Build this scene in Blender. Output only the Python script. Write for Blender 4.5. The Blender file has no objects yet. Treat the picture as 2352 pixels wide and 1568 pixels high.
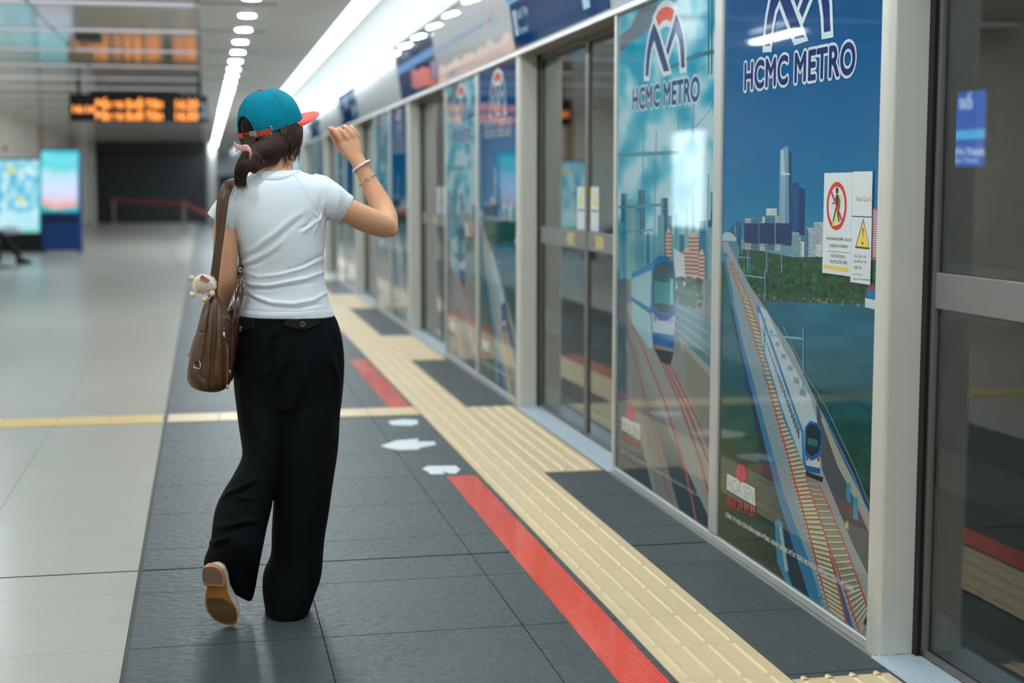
import bpy, bmesh, math, random
import numpy as np
from mathutils import Vector, Matrix, Quaternion
from mathutils.bvhtree import BVHTree
from mathutils import noise as mnoise
random.seed(7)
S = bpy.context.scene
C = S.collection
# ------------------------------------------------------------ camera, world, exposure
FPX = 3400.0
CH = 1.33
TH = math.atan(355 / FPX)
PS = math.atan(708 / FPX * math.cos(TH))
cam_d = bpy.data.cameras.new('camera')
cam = bpy.data.objects.new('camera', cam_d)
C.objects.link(cam)
S.camera = cam
cam.location = (0, 0, CH)
cam.rotation_euler = (math.pi / 2 - TH, 0, -PS)
cam_d.sensor_width = 36
cam_d.lens = FPX / 2352 * 36
cam_d.dof.use_dof = True
cam_d.dof.focus_distance = 4.5
cam_d.dof.aperture_fstop = 2.0
cam_d.clip_end = 200
cam_d.clip_start = 0.05
S.view_settings.view_transform = 'Standard'
S.view_settings.look = 'None'
S.view_settings.gamma = 1
S.view_settings.use_curve_mapping = False
S.view_settings.exposure = 0.82
w = bpy.data.worlds.new('world')
S.world = w
w.use_nodes = True
w.node_tree.nodes['Background'].inputs[0].default_value = (0.80, 0.90, 1.0, 1)
w.node_tree.nodes['Background'].inputs[1].default_value = 0.9
E_COVE = 2.6
E_DOWN = 8.0
E_LINE = 60.0

# ------------------------------------------------------------ photo-reading helpers
CF = Vector((math.sin(PS) * math.cos(TH), math.cos(PS) * math.cos(TH), -math.sin(TH)))
CR = Vector((math.cos(PS), -math.sin(PS), 0))
CU = Vector((math.sin(PS) * math.sin(TH), math.cos(PS) * math.sin(TH), math.cos(TH)))
CO = Vector((0, 0, CH))
def ray(px, py):
    return CF + CR * ((px - 1176) / FPX) + CU * (-(py - 784) / FPX)
def W(px, py, Y):
    d = ray(px, py)
    return CO + d * (Y / d.y)
def WX(px, py, X):
    d = ray(px, py)
    return CO + d * (X / d.x)
def WZ(px, py, Z=0.0):
    d = ray(px, py)
    return CO + d * ((Z - CH) / d.z)

# ------------------------------------------------------------ materials
def lin(c):
    if isinstance(c, str):
        c = [int(c[i:i + 2], 16) for i in (0, 2, 4)]
    r = []
    for v in c[:3]:
        v = v / 255.0
        r.append(v / 12.92 if v <= 0.04045 else ((v + 0.055) / 1.055) ** 2.4)
    return tuple(r)
MATS = {}
def mat(name, col=(200, 200, 200), rough=0.5, metal=0.0, spec=0.5, emit=0.0, trans=0.0, coat=0.0, bump=None, sheen=0.0, sss=0.0, var=None, aniso=0.0, ior=1.45, ecol=None):
    if name in MATS:
        return MATS[name]
    m = bpy.data.materials.new(name)
    m.use_nodes = True
    nt = m.node_tree
    b = nt.nodes['Principled BSDF']
    c = lin(col)
    b.inputs['Base Color'].default_value = (*c, 1)
    b.inputs['Roughness'].default_value = rough
    b.inputs['Metallic'].default_value = metal
    b.inputs['Specular IOR Level'].default_value = spec
    b.inputs['IOR'].default_value = ior
    b.inputs['Transmission Weight'].default_value = trans
    b.inputs['Coat Weight'].default_value = coat
    b.inputs['Coat Roughness'].default_value = 0.05
    b.inputs['Sheen Weight'].default_value = sheen
    if sss:
        b.inputs['Subsurface Weight'].default_value = sss
        b.inputs['Subsurface Radius'].default_value = (0.012, 0.005, 0.003)
        b.inputs['Subsurface Scale'].default_value = 1.0
    if emit:
        b.inputs['Emission Color'].default_value = (*(lin(ecol) if ecol else c), 1)
        b.inputs['Emission Strength'].default_value = emit
    if aniso:
        b.inputs['Anisotropic'].default_value = aniso
    tc = nt.nodes.new('ShaderNodeTexCoord')
    if bump:                      # (scale, strength, distance[, stretch vec])
        mp = nt.nodes.new('ShaderNodeMapping')
        if len(bump) > 3:
            mp.inputs['Scale'].default_value = bump[3]
        nt.links.new(tc.outputs['Object'], mp.inputs[0])
        n = nt.nodes.new('ShaderNodeTexNoise')
        n.inputs['Scale'].default_value = bump[0]
        n.inputs['Detail'].default_value = 4
        nt.links.new(mp.outputs[0], n.inputs['Vector'])
        bp = nt.nodes.new('ShaderNodeBump')
        bp.inputs['Strength'].default_value = bump[1]
        bp.inputs['Distance'].default_value = bump[2]
        nt.links.new(n.outputs[0], bp.inputs['Height'])
        nt.links.new(bp.outputs[0], b.inputs['Normal'])
    if var:                       # (scale, amount[, stretch])
        mp = nt.nodes.new('ShaderNodeMapping')
        if len(var) > 2:
            mp.inputs['Scale'].default_value = var[2]
        nt.links.new(tc.outputs['Object'], mp.inputs[0])
        n = nt.nodes.new('ShaderNodeTexNoise')
        n.inputs['Scale'].default_value = var[0]
        n.inputs['Detail'].default_value = 5
        nt.links.new(mp.outputs[0], n.inputs['Vector'])
        mr = nt.nodes.new('ShaderNodeMapRange')
        mr.inputs['From Min'].default_value = 0.3
        mr.inputs['From Max'].default_value = 0.7
        mr.inputs['To Min'].default_value = 1 - var[1]
        mr.inputs['To Max'].default_value = 1 + var[1]
        nt.links.new(n.outputs[0], mr.inputs['Value'])
        mx = nt.nodes.new('ShaderNodeVectorMath')
        mx.operation = 'SCALE'
        mx.inputs[0].default_value = c
        nt.links.new(mr.outputs[0], mx.inputs['Scale'])
        nt.links.new(mx.outputs[0], b.inputs['Base Color'])
    MATS[name] = m
    return m

class NG:
    """tiny node-expression helper"""
    def __init__(s, m):
        s.nt = m.node_tree
    def math(s, op, a, b=None, c=None):
        n = s.nt.nodes.new('ShaderNodeMath')
        n.operation = op
        for i, v in enumerate((a, b, c)):
            if v is None:
                continue
            if isinstance(v, (int, float)):
                n.inputs[i].default_value = v
            else:
                s.nt.links.new(v, n.inputs[i])
        return n.outputs[0]
    def mix(s, f, a, b):
        n = s.nt.nodes.new('ShaderNodeMix')
        n.data_type = 'RGBA'
        for i, v in ((0, f), (6, a), (7, b)):
            if isinstance(v, (int, float)):
                n.inputs[i].default_value = v
            elif isinstance(v, tuple):
                n.inputs[i].default_value = (*v[:3], 1)
            else:
                s.nt.links.new(v, n.inputs[i])
        return n.outputs[2]
    def noise(s, vec, scale, detail=4, stretch=(1, 1, 1)):
        mp = s.nt.nodes.new('ShaderNodeMapping')
        mp.inputs['Scale'].default_value = stretch
        s.nt.links.new(vec, mp.inputs[0])
        n = s.nt.nodes.new('ShaderNodeTexNoise')
        n.inputs['Scale'].default_value = scale
        n.inputs['Detail'].default_value = detail
        s.nt.links.new(mp.outputs[0], n.inputs['Vector'])
        return n.outputs[0]

# ------------------------------------------------------------ object helpers
ORG = {}
def props(o, label=None, cat=None, group=None, kind=None):
    if label: o['label'] = label
    if cat: o['category'] = cat
    if group: o['group'] = group
    if kind: o['kind'] = kind
    return o
def thing(name, loc, label, cat, group=None, kind=None):
    o = bpy.data.objects.new(name, None)
    C.objects.link(o)
    o.empty_display_size = 0.1
    o.location = loc
    ORG[o.name] = Vector(loc)
    return props(o, label, cat, group, kind)
def link_mesh(name, me, mats, parent=None, smooth=False, origin=None):
    o = bpy.data.objects.new(name, me)
    C.objects.link(o)
    if not isinstance(mats, (list, tuple)):
        mats = [mats]
    for m in mats:
        me.materials.append(m)
    if smooth:
        me.polygons.foreach_set('use_smooth', [True] * len(me.polygons))
    if parent is not None:
        og = ORG[parent.name]
        me.transform(Matrix.Translation(-og))
        o.parent = parent
        ORG[o.name] = og
    else:
        og = Vector(origin) if origin else Vector((0, 0, 0))
        me.transform(Matrix.Translation(-og))
        o.location = og
        ORG[o.name] = og
    me.update()
    return o
class MB:
    def __init__(s):
        s.v = []; s.f = []; s.m = []; s.c = []
    def add(s, vs, fs, mi=0, col=None):
        b = len(s.v)
        s.v += [tuple(v) for v in vs]
        for f in fs:
            s.f.append([b + i for i in f])
            s.m.append(mi)
        if col is not None:
            if isinstance(col, list) and not isinstance(col[0], (int, float)):
                s.c += [lin(c) for c in col]
            else:
                s.c += [lin(col)] * len(vs)
        else:
            s.c += [(1, 1, 1)] * len(vs)
        return s
    def box(s, x0, x1, y0, y1, z0, z1, mi=0):
        vs = [(x, y, z) for x in (x0, x1) for y in (y0, y1) for z in (z0, z1)]
        return s.add(vs, [(0, 1, 3, 2), (4, 6, 7, 5), (0, 4, 5, 1), (2, 3, 7, 6), (0, 2, 6, 4), (1, 5, 7, 3)], mi)
    def poly(s, pts, mi=0, col=None):
        return s.add(pts, [list(range(len(pts)))], mi, col)
    def tube(s, path, rad, n=10, mi=0, cap=True, up=(0, 0, 1), col=None):
        """rad: float | list of float | list of (a,b)"""
        P = [Vector(p) for p in path]
        k = len(P)
        if not isinstance(rad, (list, tuple)):
            rad = [rad] * k
        ref = Vector(up)
        rings = []
        px = None
        for i in range(k):
            t = (P[min(i + 1, k - 1)] - P[max(i - 1, 0)])
            if t.length < 1e-9: t = Vector((0, 0, 1))
            t.normalize()
            if px is None:
                x = ref.cross(t)
                if x.length < 1e-3: x = Vector((1, 0, 0)).cross(t)
            else:
                x = px - t * px.dot(t)
            x.normalize()
            px = x
            y = t.cross(x)
            a, b = rad[i] if isinstance(rad[i], (list, tuple)) else (rad[i], rad[i])
            rings.append([P[i] + x * (a * math.cos(2 * math.pi * j / n)) + y * (b * math.sin(2 * math.pi * j / n)) for j in range(n)])
        vs = [v for r in rings for v in r]
        fs = []
        for i in range(k - 1):
            for j in range(n):
                fs.append((i * n + j, i * n + (j + 1) % n, (i + 1) * n + (j + 1) % n, (i + 1) * n + j))
        if cap:
            fs.append(tuple(range(n - 1, -1, -1)))
            fs.append(tuple((k - 1) * n + j for j in range(n)))
        return s.add(vs, fs, mi, col)
    def rings(s, rings, mi=0, cap=True):
        n = len(rings[0]); k = len(rings)
        vs = [v for r in rings for v in r]
        fs = []
        for i in range(k - 1):
            for j in range(n):
                fs.append((i * n + j, i * n + (j + 1) % n, (i + 1) * n + (j + 1) % n, (i + 1) * n + j))
        if cap:
            fs.append(tuple(range(n - 1, -1, -1)))
            fs.append(tuple((k - 1) * n + j for j in range(n)))
        return s.add(vs, fs, mi)
    def ball(s, c, r, n=16, mi=0):
        c = Vector(c)
        if not isinstance(r, (list, tuple)): r = (r, r, r)
        m = n // 2
        vs = [c + Vector((0, 0, r[2]))]
        for i in range(1, m):
            a = math.pi * i / m
            for j in range(n):
                p = 2 * math.pi * j / n
                vs.append(c + Vector((r[0] * math.sin(a) * math.cos(p), r[1] * math.sin(a) * math.sin(p), r[2] * math.cos(a))))
        vs.append(c - Vector((0, 0, r[2])))
        fs = [(0, 1 + j, 1 + (j + 1) % n) for j in range(n)]
        for i in range(m - 2):
            for j in range(n):
                a = 1 + i * n
                fs.append((a + j, a + n + j, a + n + (j + 1) % n, a + (j + 1) % n))
        a = 1 + (m - 2) * n
        fs += [(a + j, len(vs) - 1, a + (j + 1) % n) for j in range(n)]
        return s.add(vs, fs, mi)
    def mesh(s, name='m', color=False):
        me = bpy.data.meshes.new(name)
        me.from_pydata(s.v, [], s.f)
        me.polygons.foreach_set('material_index', s.m)
        if color:
            ca = me.color_attributes.new('col', 'FLOAT_COLOR', 'POINT')
            flat = []
            for c in s.c: flat += [*c, 1]
            ca.data.foreach_set('color', flat)
        me.update()
        return me
    def build(s, name, mats, parent=None, smooth=False, bevel=0, origin=None, color=False, seg=2, recalc=True):
        me = s.mesh(name, color)
        if recalc and not color:
            bm = bmesh.new(); bm.from_mesh(me)
            bmesh.ops.recalc_face_normals(bm, faces=bm.faces)
            bm.to_mesh(me); bm.free()
        o = link_mesh(name, me, mats, parent, smooth, origin)
        if bevel:
            bv = o.modifiers.new('b', 'BEVEL'); bv.width = bevel; bv.segments = seg; bv.limit_method = 'ANGLE'
            bv.harden_normals = False
        return o
def struct(name, mb, m, **k):
    o = mb.build(name, m, **k)
    o['kind'] = 'structure'
    return o
def dup(o, dv, parent=None, label=None, group=None):
    c = o.copy(); C.objects.link(c)
    if parent is None:
        c.location = Vector(o.location) + Vector(dv)
        if label: c['label'] = label
        if group: c['group'] = group
    else:
        c.parent = parent
    for ch in list(o.children):
        dup(ch, dv, c)
    return c

FONT = None
try:
    import os
    _fp = os.path.join(bpy.utils.system_resource('DATAFILES'), 'fonts', 'Inter.woff2')
    if os.path.exists(_fp):
        FONT = bpy.data.fonts.load(_fp)
except Exception:
    FONT = None
ONES = ['', 'first', 'second', 'third', 'fourth', 'fifth', 'sixth', 'seventh', 'eighth', 'ninth', 'tenth', 'eleventh', 'twelfth', 'thirteenth', 'fourteenth', 'fifteenth', 'sixteenth', 'seventeenth', 'eighteenth', 'nineteenth']
def ordinal(n):
    if n < 20: return ONES[n]
    t, o = divmod(n, 10)
    base = {2: 'twent', 3: 'thirt', 4: 'fort', 5: 'fift'}[t]
    return base + 'ieth' if o == 0 else base + 'y-' + ONES[o]
def text_mesh(s, bold=0.0, spacing=1.0):
    cu = bpy.data.curves.new('t', 'FONT')
    cu.body = s
    if FONT and any(ord(ch) > 127 for ch in s): cu.font = FONT
    cu.size = 1
    cu.offset = bold
    cu.space_character = spacing
    cu.resolution_u = 5
    o = bpy.data.objects.new('t', cu)
    C.objects.link(o)
    dg = bpy.context.evaluated_depsgraph_get()
    me = bpy.data.meshes.new_from_object(o.evaluated_get(dg))
    vs = [tuple(v.co) for v in me.vertices]
    fs = [list(p.vertices) for p in me.polygons]
    bpy.data.objects.remove(o); bpy.data.curves.remove(cu); bpy.data.meshes.remove(me)
    return vs, fs
def put_text(mb, s, bl, br, tl, bold=0.0, col=(0, 0, 0), off=(0, 0, 0), spacing=1.0, ref=None):
    """fit the text box to the parallelogram bl,br,tl. ref: another string giving the box"""
    vs, fs = text_mesh(s, bold, spacing)
    rv = text_mesh(ref if ref else s, 0.0, spacing)[0]
    x0 = min(v[0] for v in rv); x1 = max(v[0] for v in rv)
    y0 = min(v[1] for v in rv); y1 = max(v[1] for v in rv)
    bl, br, tl = Vector(bl), Vector(br), Vector(tl)
    o = Vector(off)
    # every facet a hair apart so that overlapping outlines never share a plane
    nn = (br - bl).cross(tl - bl).normalized()
    base = _fit(vs, bl, br, tl, x0, x1, y0, y1, o)
    P = []; F = []
    for i, f in enumerate(fs):
        F.append(tuple(range(len(P), len(P) + len(f))))
        P += [base[k] + nn * (i % 41 * 6e-7) for k in f]
    mb.add(P, F, 0, col)
def _fit(vs, bl, br, tl, x0, x1, y0, y1, o):
    return [bl + (br - bl) * ((v[0] - x0) / (x1 - x0)) + (tl - bl) * ((v[1] - y0) / (y1 - y0)) + o for v in vs]
# ============================================================ THE SETTING
def floor_mat(name, col, y0, xjoints, jcol, rough, bumpd, var, patch=None, extra=0.003, stre=(1, 1, 1)):
    m = bpy.data.materials.new(name); m.use_nodes = True
    g = NG(m); nt = m.node_tree
    b = nt.nodes['Principled BSDF']
    tc = nt.nodes.new('ShaderNodeTexCoord')
    sp = nt.nodes.new('ShaderNodeSeparateXYZ')
    nt.links.new(tc.outputs['Object'], sp.inputs[0])
    X, Y = sp.outputs[0], sp.outputs[1]
    c = lin(col)
    dy = g.math('PINGPONG', g.math('SUBTRACT', Y, y0), 0.3)
    b.inputs['Specular IOR Level'].default_value = 0.35 if bumpd < 0.001 else 0.24
    mask = g.math('LESS_THAN', dy, 0.0013 if bumpd < 0.001 else 0.0022)
    for xj in xjoints:
        mask = g.math('MAXIMUM', mask, g.math('LESS_THAN', g.math('ABSOLUTE', g.math('SUBTRACT', X, xj)), extra))
    exp = g.math('LESS_THAN', g.math('ABSOLUTE', g.math('SUBTRACT', Y, 5.205)), 0.0062)
    n1 = g.noise(tc.outputs['Object'], 3.5, 5, stre)
    n2 = g.noise(tc.outputs['Object'], 40, 6, stre)
    # each tile a slightly different tone
    fl = nt.nodes.new('ShaderNodeCombineXYZ')
    nt.links.new(g.math('FLOOR', g.math('DIVIDE', g.math('SUBTRACT', X, xjoints[0]), 0.6)), fl.inputs[0])
    nt.links.new(g.math('FLOOR', g.math('DIVIDE', g.math('SUBTRACT', Y, y0), 0.6)), fl.inputs[1])
    wn = nt.nodes.new('ShaderNodeTexWhiteNoise')
    nt.links.new(fl.outputs[0], wn.inputs['Vector'])
    k = g.math('ADD', g.math('MULTIPLY', g.math('SUBTRACT', n1, 0.5), var[0]), g.math('MULTIPLY', g.math('SUBTRACT', n2, 0.5), var[1]))
    k = g.math('ADD', g.math('ADD', k, 1.0), g.math('MULTIPLY', g.math('SUBTRACT', wn.outputs[0], 0.5), var[2]))
    v = nt.nodes.new('ShaderNodeVectorMath'); v.operation = 'SCALE'
    v.inputs[0].default_value = c
    nt.links.new(k, v.inputs['Scale'])
    col1 = g.mix(mask, v.outputs[0], lin(jcol))
    col2 = g.mix(exp, col1, lin((6, 7, 8)))
    nt.links.new(col2, b.inputs['Base Color'])
    r = g.math('ADD', g.math('MULTIPLY', g.math('SUBTRACT', n2, 0.5), 0.5 if bumpd > 0.001 else 0.05), rough)
    nt.links.new(r, b.inputs['Roughness'])
    sp_ = g.math('MULTIPLY', g.math('SUBTRACT', 1.0, g.math('MAXIMUM', mask, exp)), 0.35 if bumpd < 0.001 else 0.24)
    nt.links.new(sp_, b.inputs['Specular IOR Level'])
    bp = nt.nodes.new('ShaderNodeBump')
    bp.inputs['Strength'].default_value = 1.0
    bp.inputs['Distance'].default_value = bumpd
    n3 = g.noise(tc.outputs['Object'], 26, 8, stre)
    h = n3
    nt.links.new(h, bp.inputs['Height'])
    nt.links.new(bp.outputs[0], b.inputs['Normal'])
    return m
YB, YE = -9.0, 80.0
m_beige = floor_mat('pale granite tile', (166, 164, 156), 4.305, [-0.854, -1.454, -2.054, -2.654, -3.254, -3.854], (120, 118, 112), 0.26, 0.00003, (0.05, 0.02, 0.03), extra=0.0022)
m_dark = floor_mat('dark slate tile', (64, 71, 72), 4.305, [0.32, 0.925, 1.53], (26, 29, 31), 0.50, 0.0042, (0.25, 0.55, 0.08), extra=0.0016, stre=(1.0, 1.3, 1))
struct('floor', MB().box(-4.4, -0.252, YB, YE, -0.2, 0.0), m_beige)
struct('floor', MB().box(-0.238, 1.83, YB, YE, -0.2, 0.0), m_dark)
struct('trim_1', MB().box(-0.252, -0.238, YB, YE, -0.2, -0.004), mat('joint filler', (38, 38, 40), 0.6))

# ceiling -----------------------------------------------------
m_pan = mat('ceiling satin panel', (205, 200, 186), 0.10, 0.0, spec=0.7, bump=(6, 0.08, 0.001, (0.3, 6, 1)))
m_bnd = mat('ceiling silver band with added glow', (225, 226, 236), 0.35, 0.2, emit=0.26, ecol=(222, 224, 240))  # bands are no known lamps; glow added to lighten far ceiling and wall
m_sof = mat('ceiling soffit panel', (240, 237, 230), 0.5, 0.0)
m_slot = mat('ceiling slot', (30, 31, 33), 0.7)
ZC = 3.0
cm = MB()
bands = [14.0 + 2.45 * k for k in range(-10, 28)]
for i, y in enumerate(bands[:-1]):
    y1 = bands[i + 1]
    cm.box(-4.4, 0.0, y + 0.46, y1, ZC, ZC + 0.1, 0)          # panel
    cm.box(-4.4, -0.05, y + 0.09, y + 0.46, ZC + 0.012, ZC + 0.1, 1)  # silver band, glow added
    cm.box(-0.05, 0.0, y + 0.09, y + 0.46, ZC, ZC + 0.1, 2)
    cm.box(-4.4, 0.70, y, y + 0.09, ZC, ZC + 0.1, 3)   # dark slot
    cm.box(0.0, 0.70, y + 0.09, y1, ZC, ZC + 0.1, 2)
cm.box(0.70, 1.36, YB, YE, ZC, ZC + 0.1, 2)
cm.box(-4.4, 1.37, YB, YE, ZC + 0.1, ZC + 0.16, 3)
struct('ceiling', cm, [m_pan, m_bnd, m_sof, m_slot])
struct('trim_2', MB().box(-1.545, -1.535, YB, YE, ZC - 0.002, ZC + 0.01), mat('ceiling joint', (70, 68, 66), 0.6))
# cove: curved white reflector and its light strip
cv = MB()
prof = []
for i in range(13):
    a = i / 12 * math.pi / 2
    prof.append((1.60 + 0.17 * math.sin(a) ** 1.1, 2.625 + 0.42 * math.cos(a)))
ps = [(x, YB, z) for x, z in prof] + [(x, YE, z) for x, z in prof]
n = len(prof)
cv.add(ps, [(i, i + 1, n + i + 1, n + i) for i in range(n - 1)])
struct('trim_3', cv, mat('cove white paint', (235, 238, 240), 0.55), smooth=True, recalc=False)
m_cove = mat('cove diffuser', (255, 255, 255), 0.5, emit=E_COVE, ecol=(236, 250, 255))
for i in range(14):
    y = YB + i * 4.0
    o = MB().box(1.372, 1.60, y + 0.004, y + 3.996, 3.035, 3.06).build('strip_light', m_cove, origin=(1.486, y + 2, 3.05))
    props(o, ('white cove strip light segment, %s in view from the top edge of the picture' % ordinal(i - 4)) if i > 4 else 'white cove strip light segment nearer than the top edge of the picture', 'light', 'cove strip lights')
# downlights --------------------------------------------------
m_dl = mat('downlight diffuser', (255, 255, 255), 0.5, emit=200.0, ecol=(236, 250, 255))
m_rim = mat('downlight rim', (200, 200, 200), 0.4, 0.5)
dl0 = None
for k in range(-16, 45):  # last few are added past the row's end to brighten the far wall
    y = 14.97 + 1.352 * k
    if dl0 is None:
        d = thing('downlight', (0.452, y, ZC), 'small white downlight in the single row along the soffit', 'light', 'downlights in a row along the soffit')
        r = MB(); r.tube([(0.452, y, ZC - 0.004), (0.452, y, ZC)], [0.088, 0.088], 24); r.build('rim', m_rim, d)
        r = MB(); r.tube([(0.452, y, ZC - 0.0065), (0.452, y, ZC - 0.0042)], [0.074, 0.074], 24); r.build('diffuser', m_dl, d)
        y0d = y; dl0 = d
    else:
        d = dup(dl0, (0, y - y0d, 0))
    d['label'] = ('small white soffit downlight, %s of the visible row counted from the top of the picture' % ordinal(k + 2)) if k >= -1 else 'small white soffit downlight nearer than the top edge of the picture'
# linear luminaires over the concourse (seen mirrored in the near poster)
m_ll = mat('linear lamp diffuser', (255, 255, 255), 0.5, emit=E_LINE, ecol=(240, 250, 255))
m_alu = mat('anodised aluminium', (178, 180, 182), 0.38, 0.6)
for y, lb in ((-5.2, 'slim white linear luminaire behind the camera'), (0.0, 'slim white linear luminaire above the camera position'), (5.1, 'slim white linear luminaire left of the woman, outside the picture'), (10.25, 'slim white linear luminaire over the cream cross strip, outside the picture'), (15.4, 'slim white linear luminaire seen only as the white streak mirrored in the nearest poster')):
    d = thing('linear_luminaire', (-2.4, y, ZC), lb, 'light', 'linear luminaires over the concourse')
    MB().box(-2.46, -2.34, y - 0.68, y + 0.68, ZC - 0.05, ZC - 0.001).build('housing', m_alu, d)
    MB().box(-2.45, -2.35, y - 0.65, y + 0.65, ZC - 0.056, ZC - 0.0505).build('diffuser', m_ll, d)

# unseen fill lights, added behind the cap to brighten the far concourse
m_fill = mat('added fill light diffuser', (255, 255, 255), 0.5, emit=48.0, ecol=(240, 248, 255))
for k, y in enumerate((29.0, 31.4, 33.8, 36.2)):
    d = thing('added_fill_light', (1.21, y, ZC), 'added fill light hidden behind the cap, %s of four down the platform' % ordinal(k + 1), 'light', 'added fill lights behind the cap')
    MB().box(1.06, 1.35, y - 0.50, y + 0.50, ZC - 0.02, ZC - 0.001).build('frame', m_alu, d)
    MB().box(1.08, 1.33, y - 0.48, y + 0.48, ZC - 0.024, ZC - 0.0205).build('diffuser', m_fill, d)

# walls -------------------------------------------------------
m_wall = mat('beige wall panel', (230, 217, 198), 0.35, bump=(2, 0.2, 0.002), var=(1.2, 0.05))
struct('wall_left', MB().box(-4.6, -4.4, YB, YE, -0.2, 3.2), m_wall)
wb = MB(); wb.box(-4.6, 6.2, YB - 0.2, YB, -1.5, 3.6)
struct('wall_back', wb, mat('pale wall', (215, 216, 214), 0.5))
m_brn = mat('brown wall joint panel', (178, 134, 106), 0.5)
for y, lb in ((13.5, 'narrow brown upright wall panel outside the left edge'), (28.6, 'narrow brown upright wall panel hidden behind the left picture edge'), (33.8, 'broad blurred brown upright panel on the wall above the map board'), (43.2, 'thin brown upright wall panel rising above the tall blue kiosk'), (52.8, 'brown upright wall panel just right of the tall blue kiosk')):
    o = MB().box(-4.398, -4.373, y - 0.35, y + 0.35, 0, 2.99).build('pilaster', m_brn, origin=(-4, y, 0), bevel=0.004)
    props(o, lb, 'wall panel', 'brown upright panels on the left wall')
struct('wall_end', MB().box(-3.99, 0.10, 57.0, 57.2, 0, 3.0), mat('dark shutter wall', (44, 48, 52), 0.45, var=(0.5, 0.1)))
struct('trim_4', MB().box(-3.99, 0.10, 56.6, 56.99, 2.68, 2.99), mat('dark lintel', (60, 58, 56), 0.6))
struct('wall_far', MB().box(-4.4, 2.2, 77.0, 77.2, 0, 3.0), mat('far pale wall', (200, 208, 208), 0.5))
struct('door_1', MB().box(0.72, 1.75, 76.9, 76.99, 0, 1.9), mat('dark doorway', (40, 46, 50), 0.5))
m_col = mat('pale column cladding', (205, 206, 202), 0.4)
def column(x, y, r, label):
    o = MB(); o.tube([(x, y, 0), (x, y, 2.999)], [r, r], 28)
    o = o.build('column', m_col, origin=(x, y, 0), smooth=False)
    props(o, label, 'column')
column(-4.0 + 0.12, 55.0, 0.11, 'pale round column at the left end of the dark shutter wall')
column(0.30, 57.3, 0.17, 'pale round column at the right end of the dark shutter wall')

# trackside, seen through the door glass ----------------------
struct('wall_right', MB().box(6.0, 6.2, YB, YE, -1.5, 3.6), mat('tunnel wall', (120, 118, 110), 0.6, var=(1.0, 0.15)))
struct('floor', MB().box(2.25, 6.0, YB, YE, -1.5, -1.2), mat('track bed', (70, 70, 68), 0.8, bump=(12, 0.6, 0.02)))
struct('ceiling', MB().box(1.78, 6.2, YB, YE, 3.4, 3.6), mat('tunnel ceiling', (90, 90, 88), 0.8))
struct('trim_5', MB().box(1.83, 2.30, YB, YE, -1.2, -0.03), mat('platform edge concrete', (120, 124, 126), 0.7))
# ============================================================ PLATFORM SCREEN WALL
XP = 1.86          # poster plane
XG = 1.99          # sliding-door glass plane
PITCH = 4.925
m_fr = mat('screen frame metal', (188, 188, 184), 0.36, 0.25, bump=(60, 0.05, 0.0005, (1, 1, 0.05)))
m_col2 = mat('pillar satin metal', (208, 206, 196), 0.34, 0.2, bump=(3, 0.12, 0.004, (1, 1, 0.2)))
m_blk = mat('black rubber', (12, 13, 14), 0.5)
m_sill = mat('ribbed sill metal', (186, 198, 206), 0.42, 0.3)
m_frit = mat('grey dotted frit', (120, 126, 128), 0.4)
m_glass = mat('door glass', (215, 225, 225), 0.0, trans=1.0, ior=1.5, spec=0.5)
m_band = mat('black glass band', (10, 10, 11), 0.12)
# chevron / labels
m_yel = mat('yellow film', (222, 200, 110), 0.5)
m_prn = bpy.data.materials.new('printed film'); m_prn.use_nodes = True
_b = m_prn.node_tree.nodes['Principled BSDF']
_a = m_prn.node_tree.nodes.new('ShaderNodeAttribute'); _a.attribute_name = 'col'
m_prn.node_tree.links.new(_a.outputs['Color'], _b.inputs['Base Color'])
_b.inputs['Roughness'].default_value = 0.03
_b.inputs['Specular IOR Level'].default_value = 0.22
m_mat = m_prn.copy(); m_mat.name = 'matt printed film'
m_mat.node_tree.nodes['Principled BSDF'].inputs['Roughness'].default_value = 0.45
m_scr = bpy.data.materials.new('lit screen'); m_scr.use_nodes = True
_b = m_scr.node_tree.nodes['Principled BSDF']
_a = m_scr.node_tree.nodes.new('ShaderNodeAttribute'); _a.attribute_name = 'col'
m_scr.node_tree.links.new(_a.outputs['Color'], _b.inputs['Emission Color'])
_b.inputs['Emission Strength'].default_value = 0.62
_b.inputs['Base Color'].default_value = (0.02, 0.02, 0.02, 1)
_b.inputs['Roughness'].default_value = 0.15
m_led = m_scr.copy(); m_led.name = 'lit lettering'
m_led.node_tree.nodes['Principled BSDF'].inputs['Emission Strength'].default_value = 1.1

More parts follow.
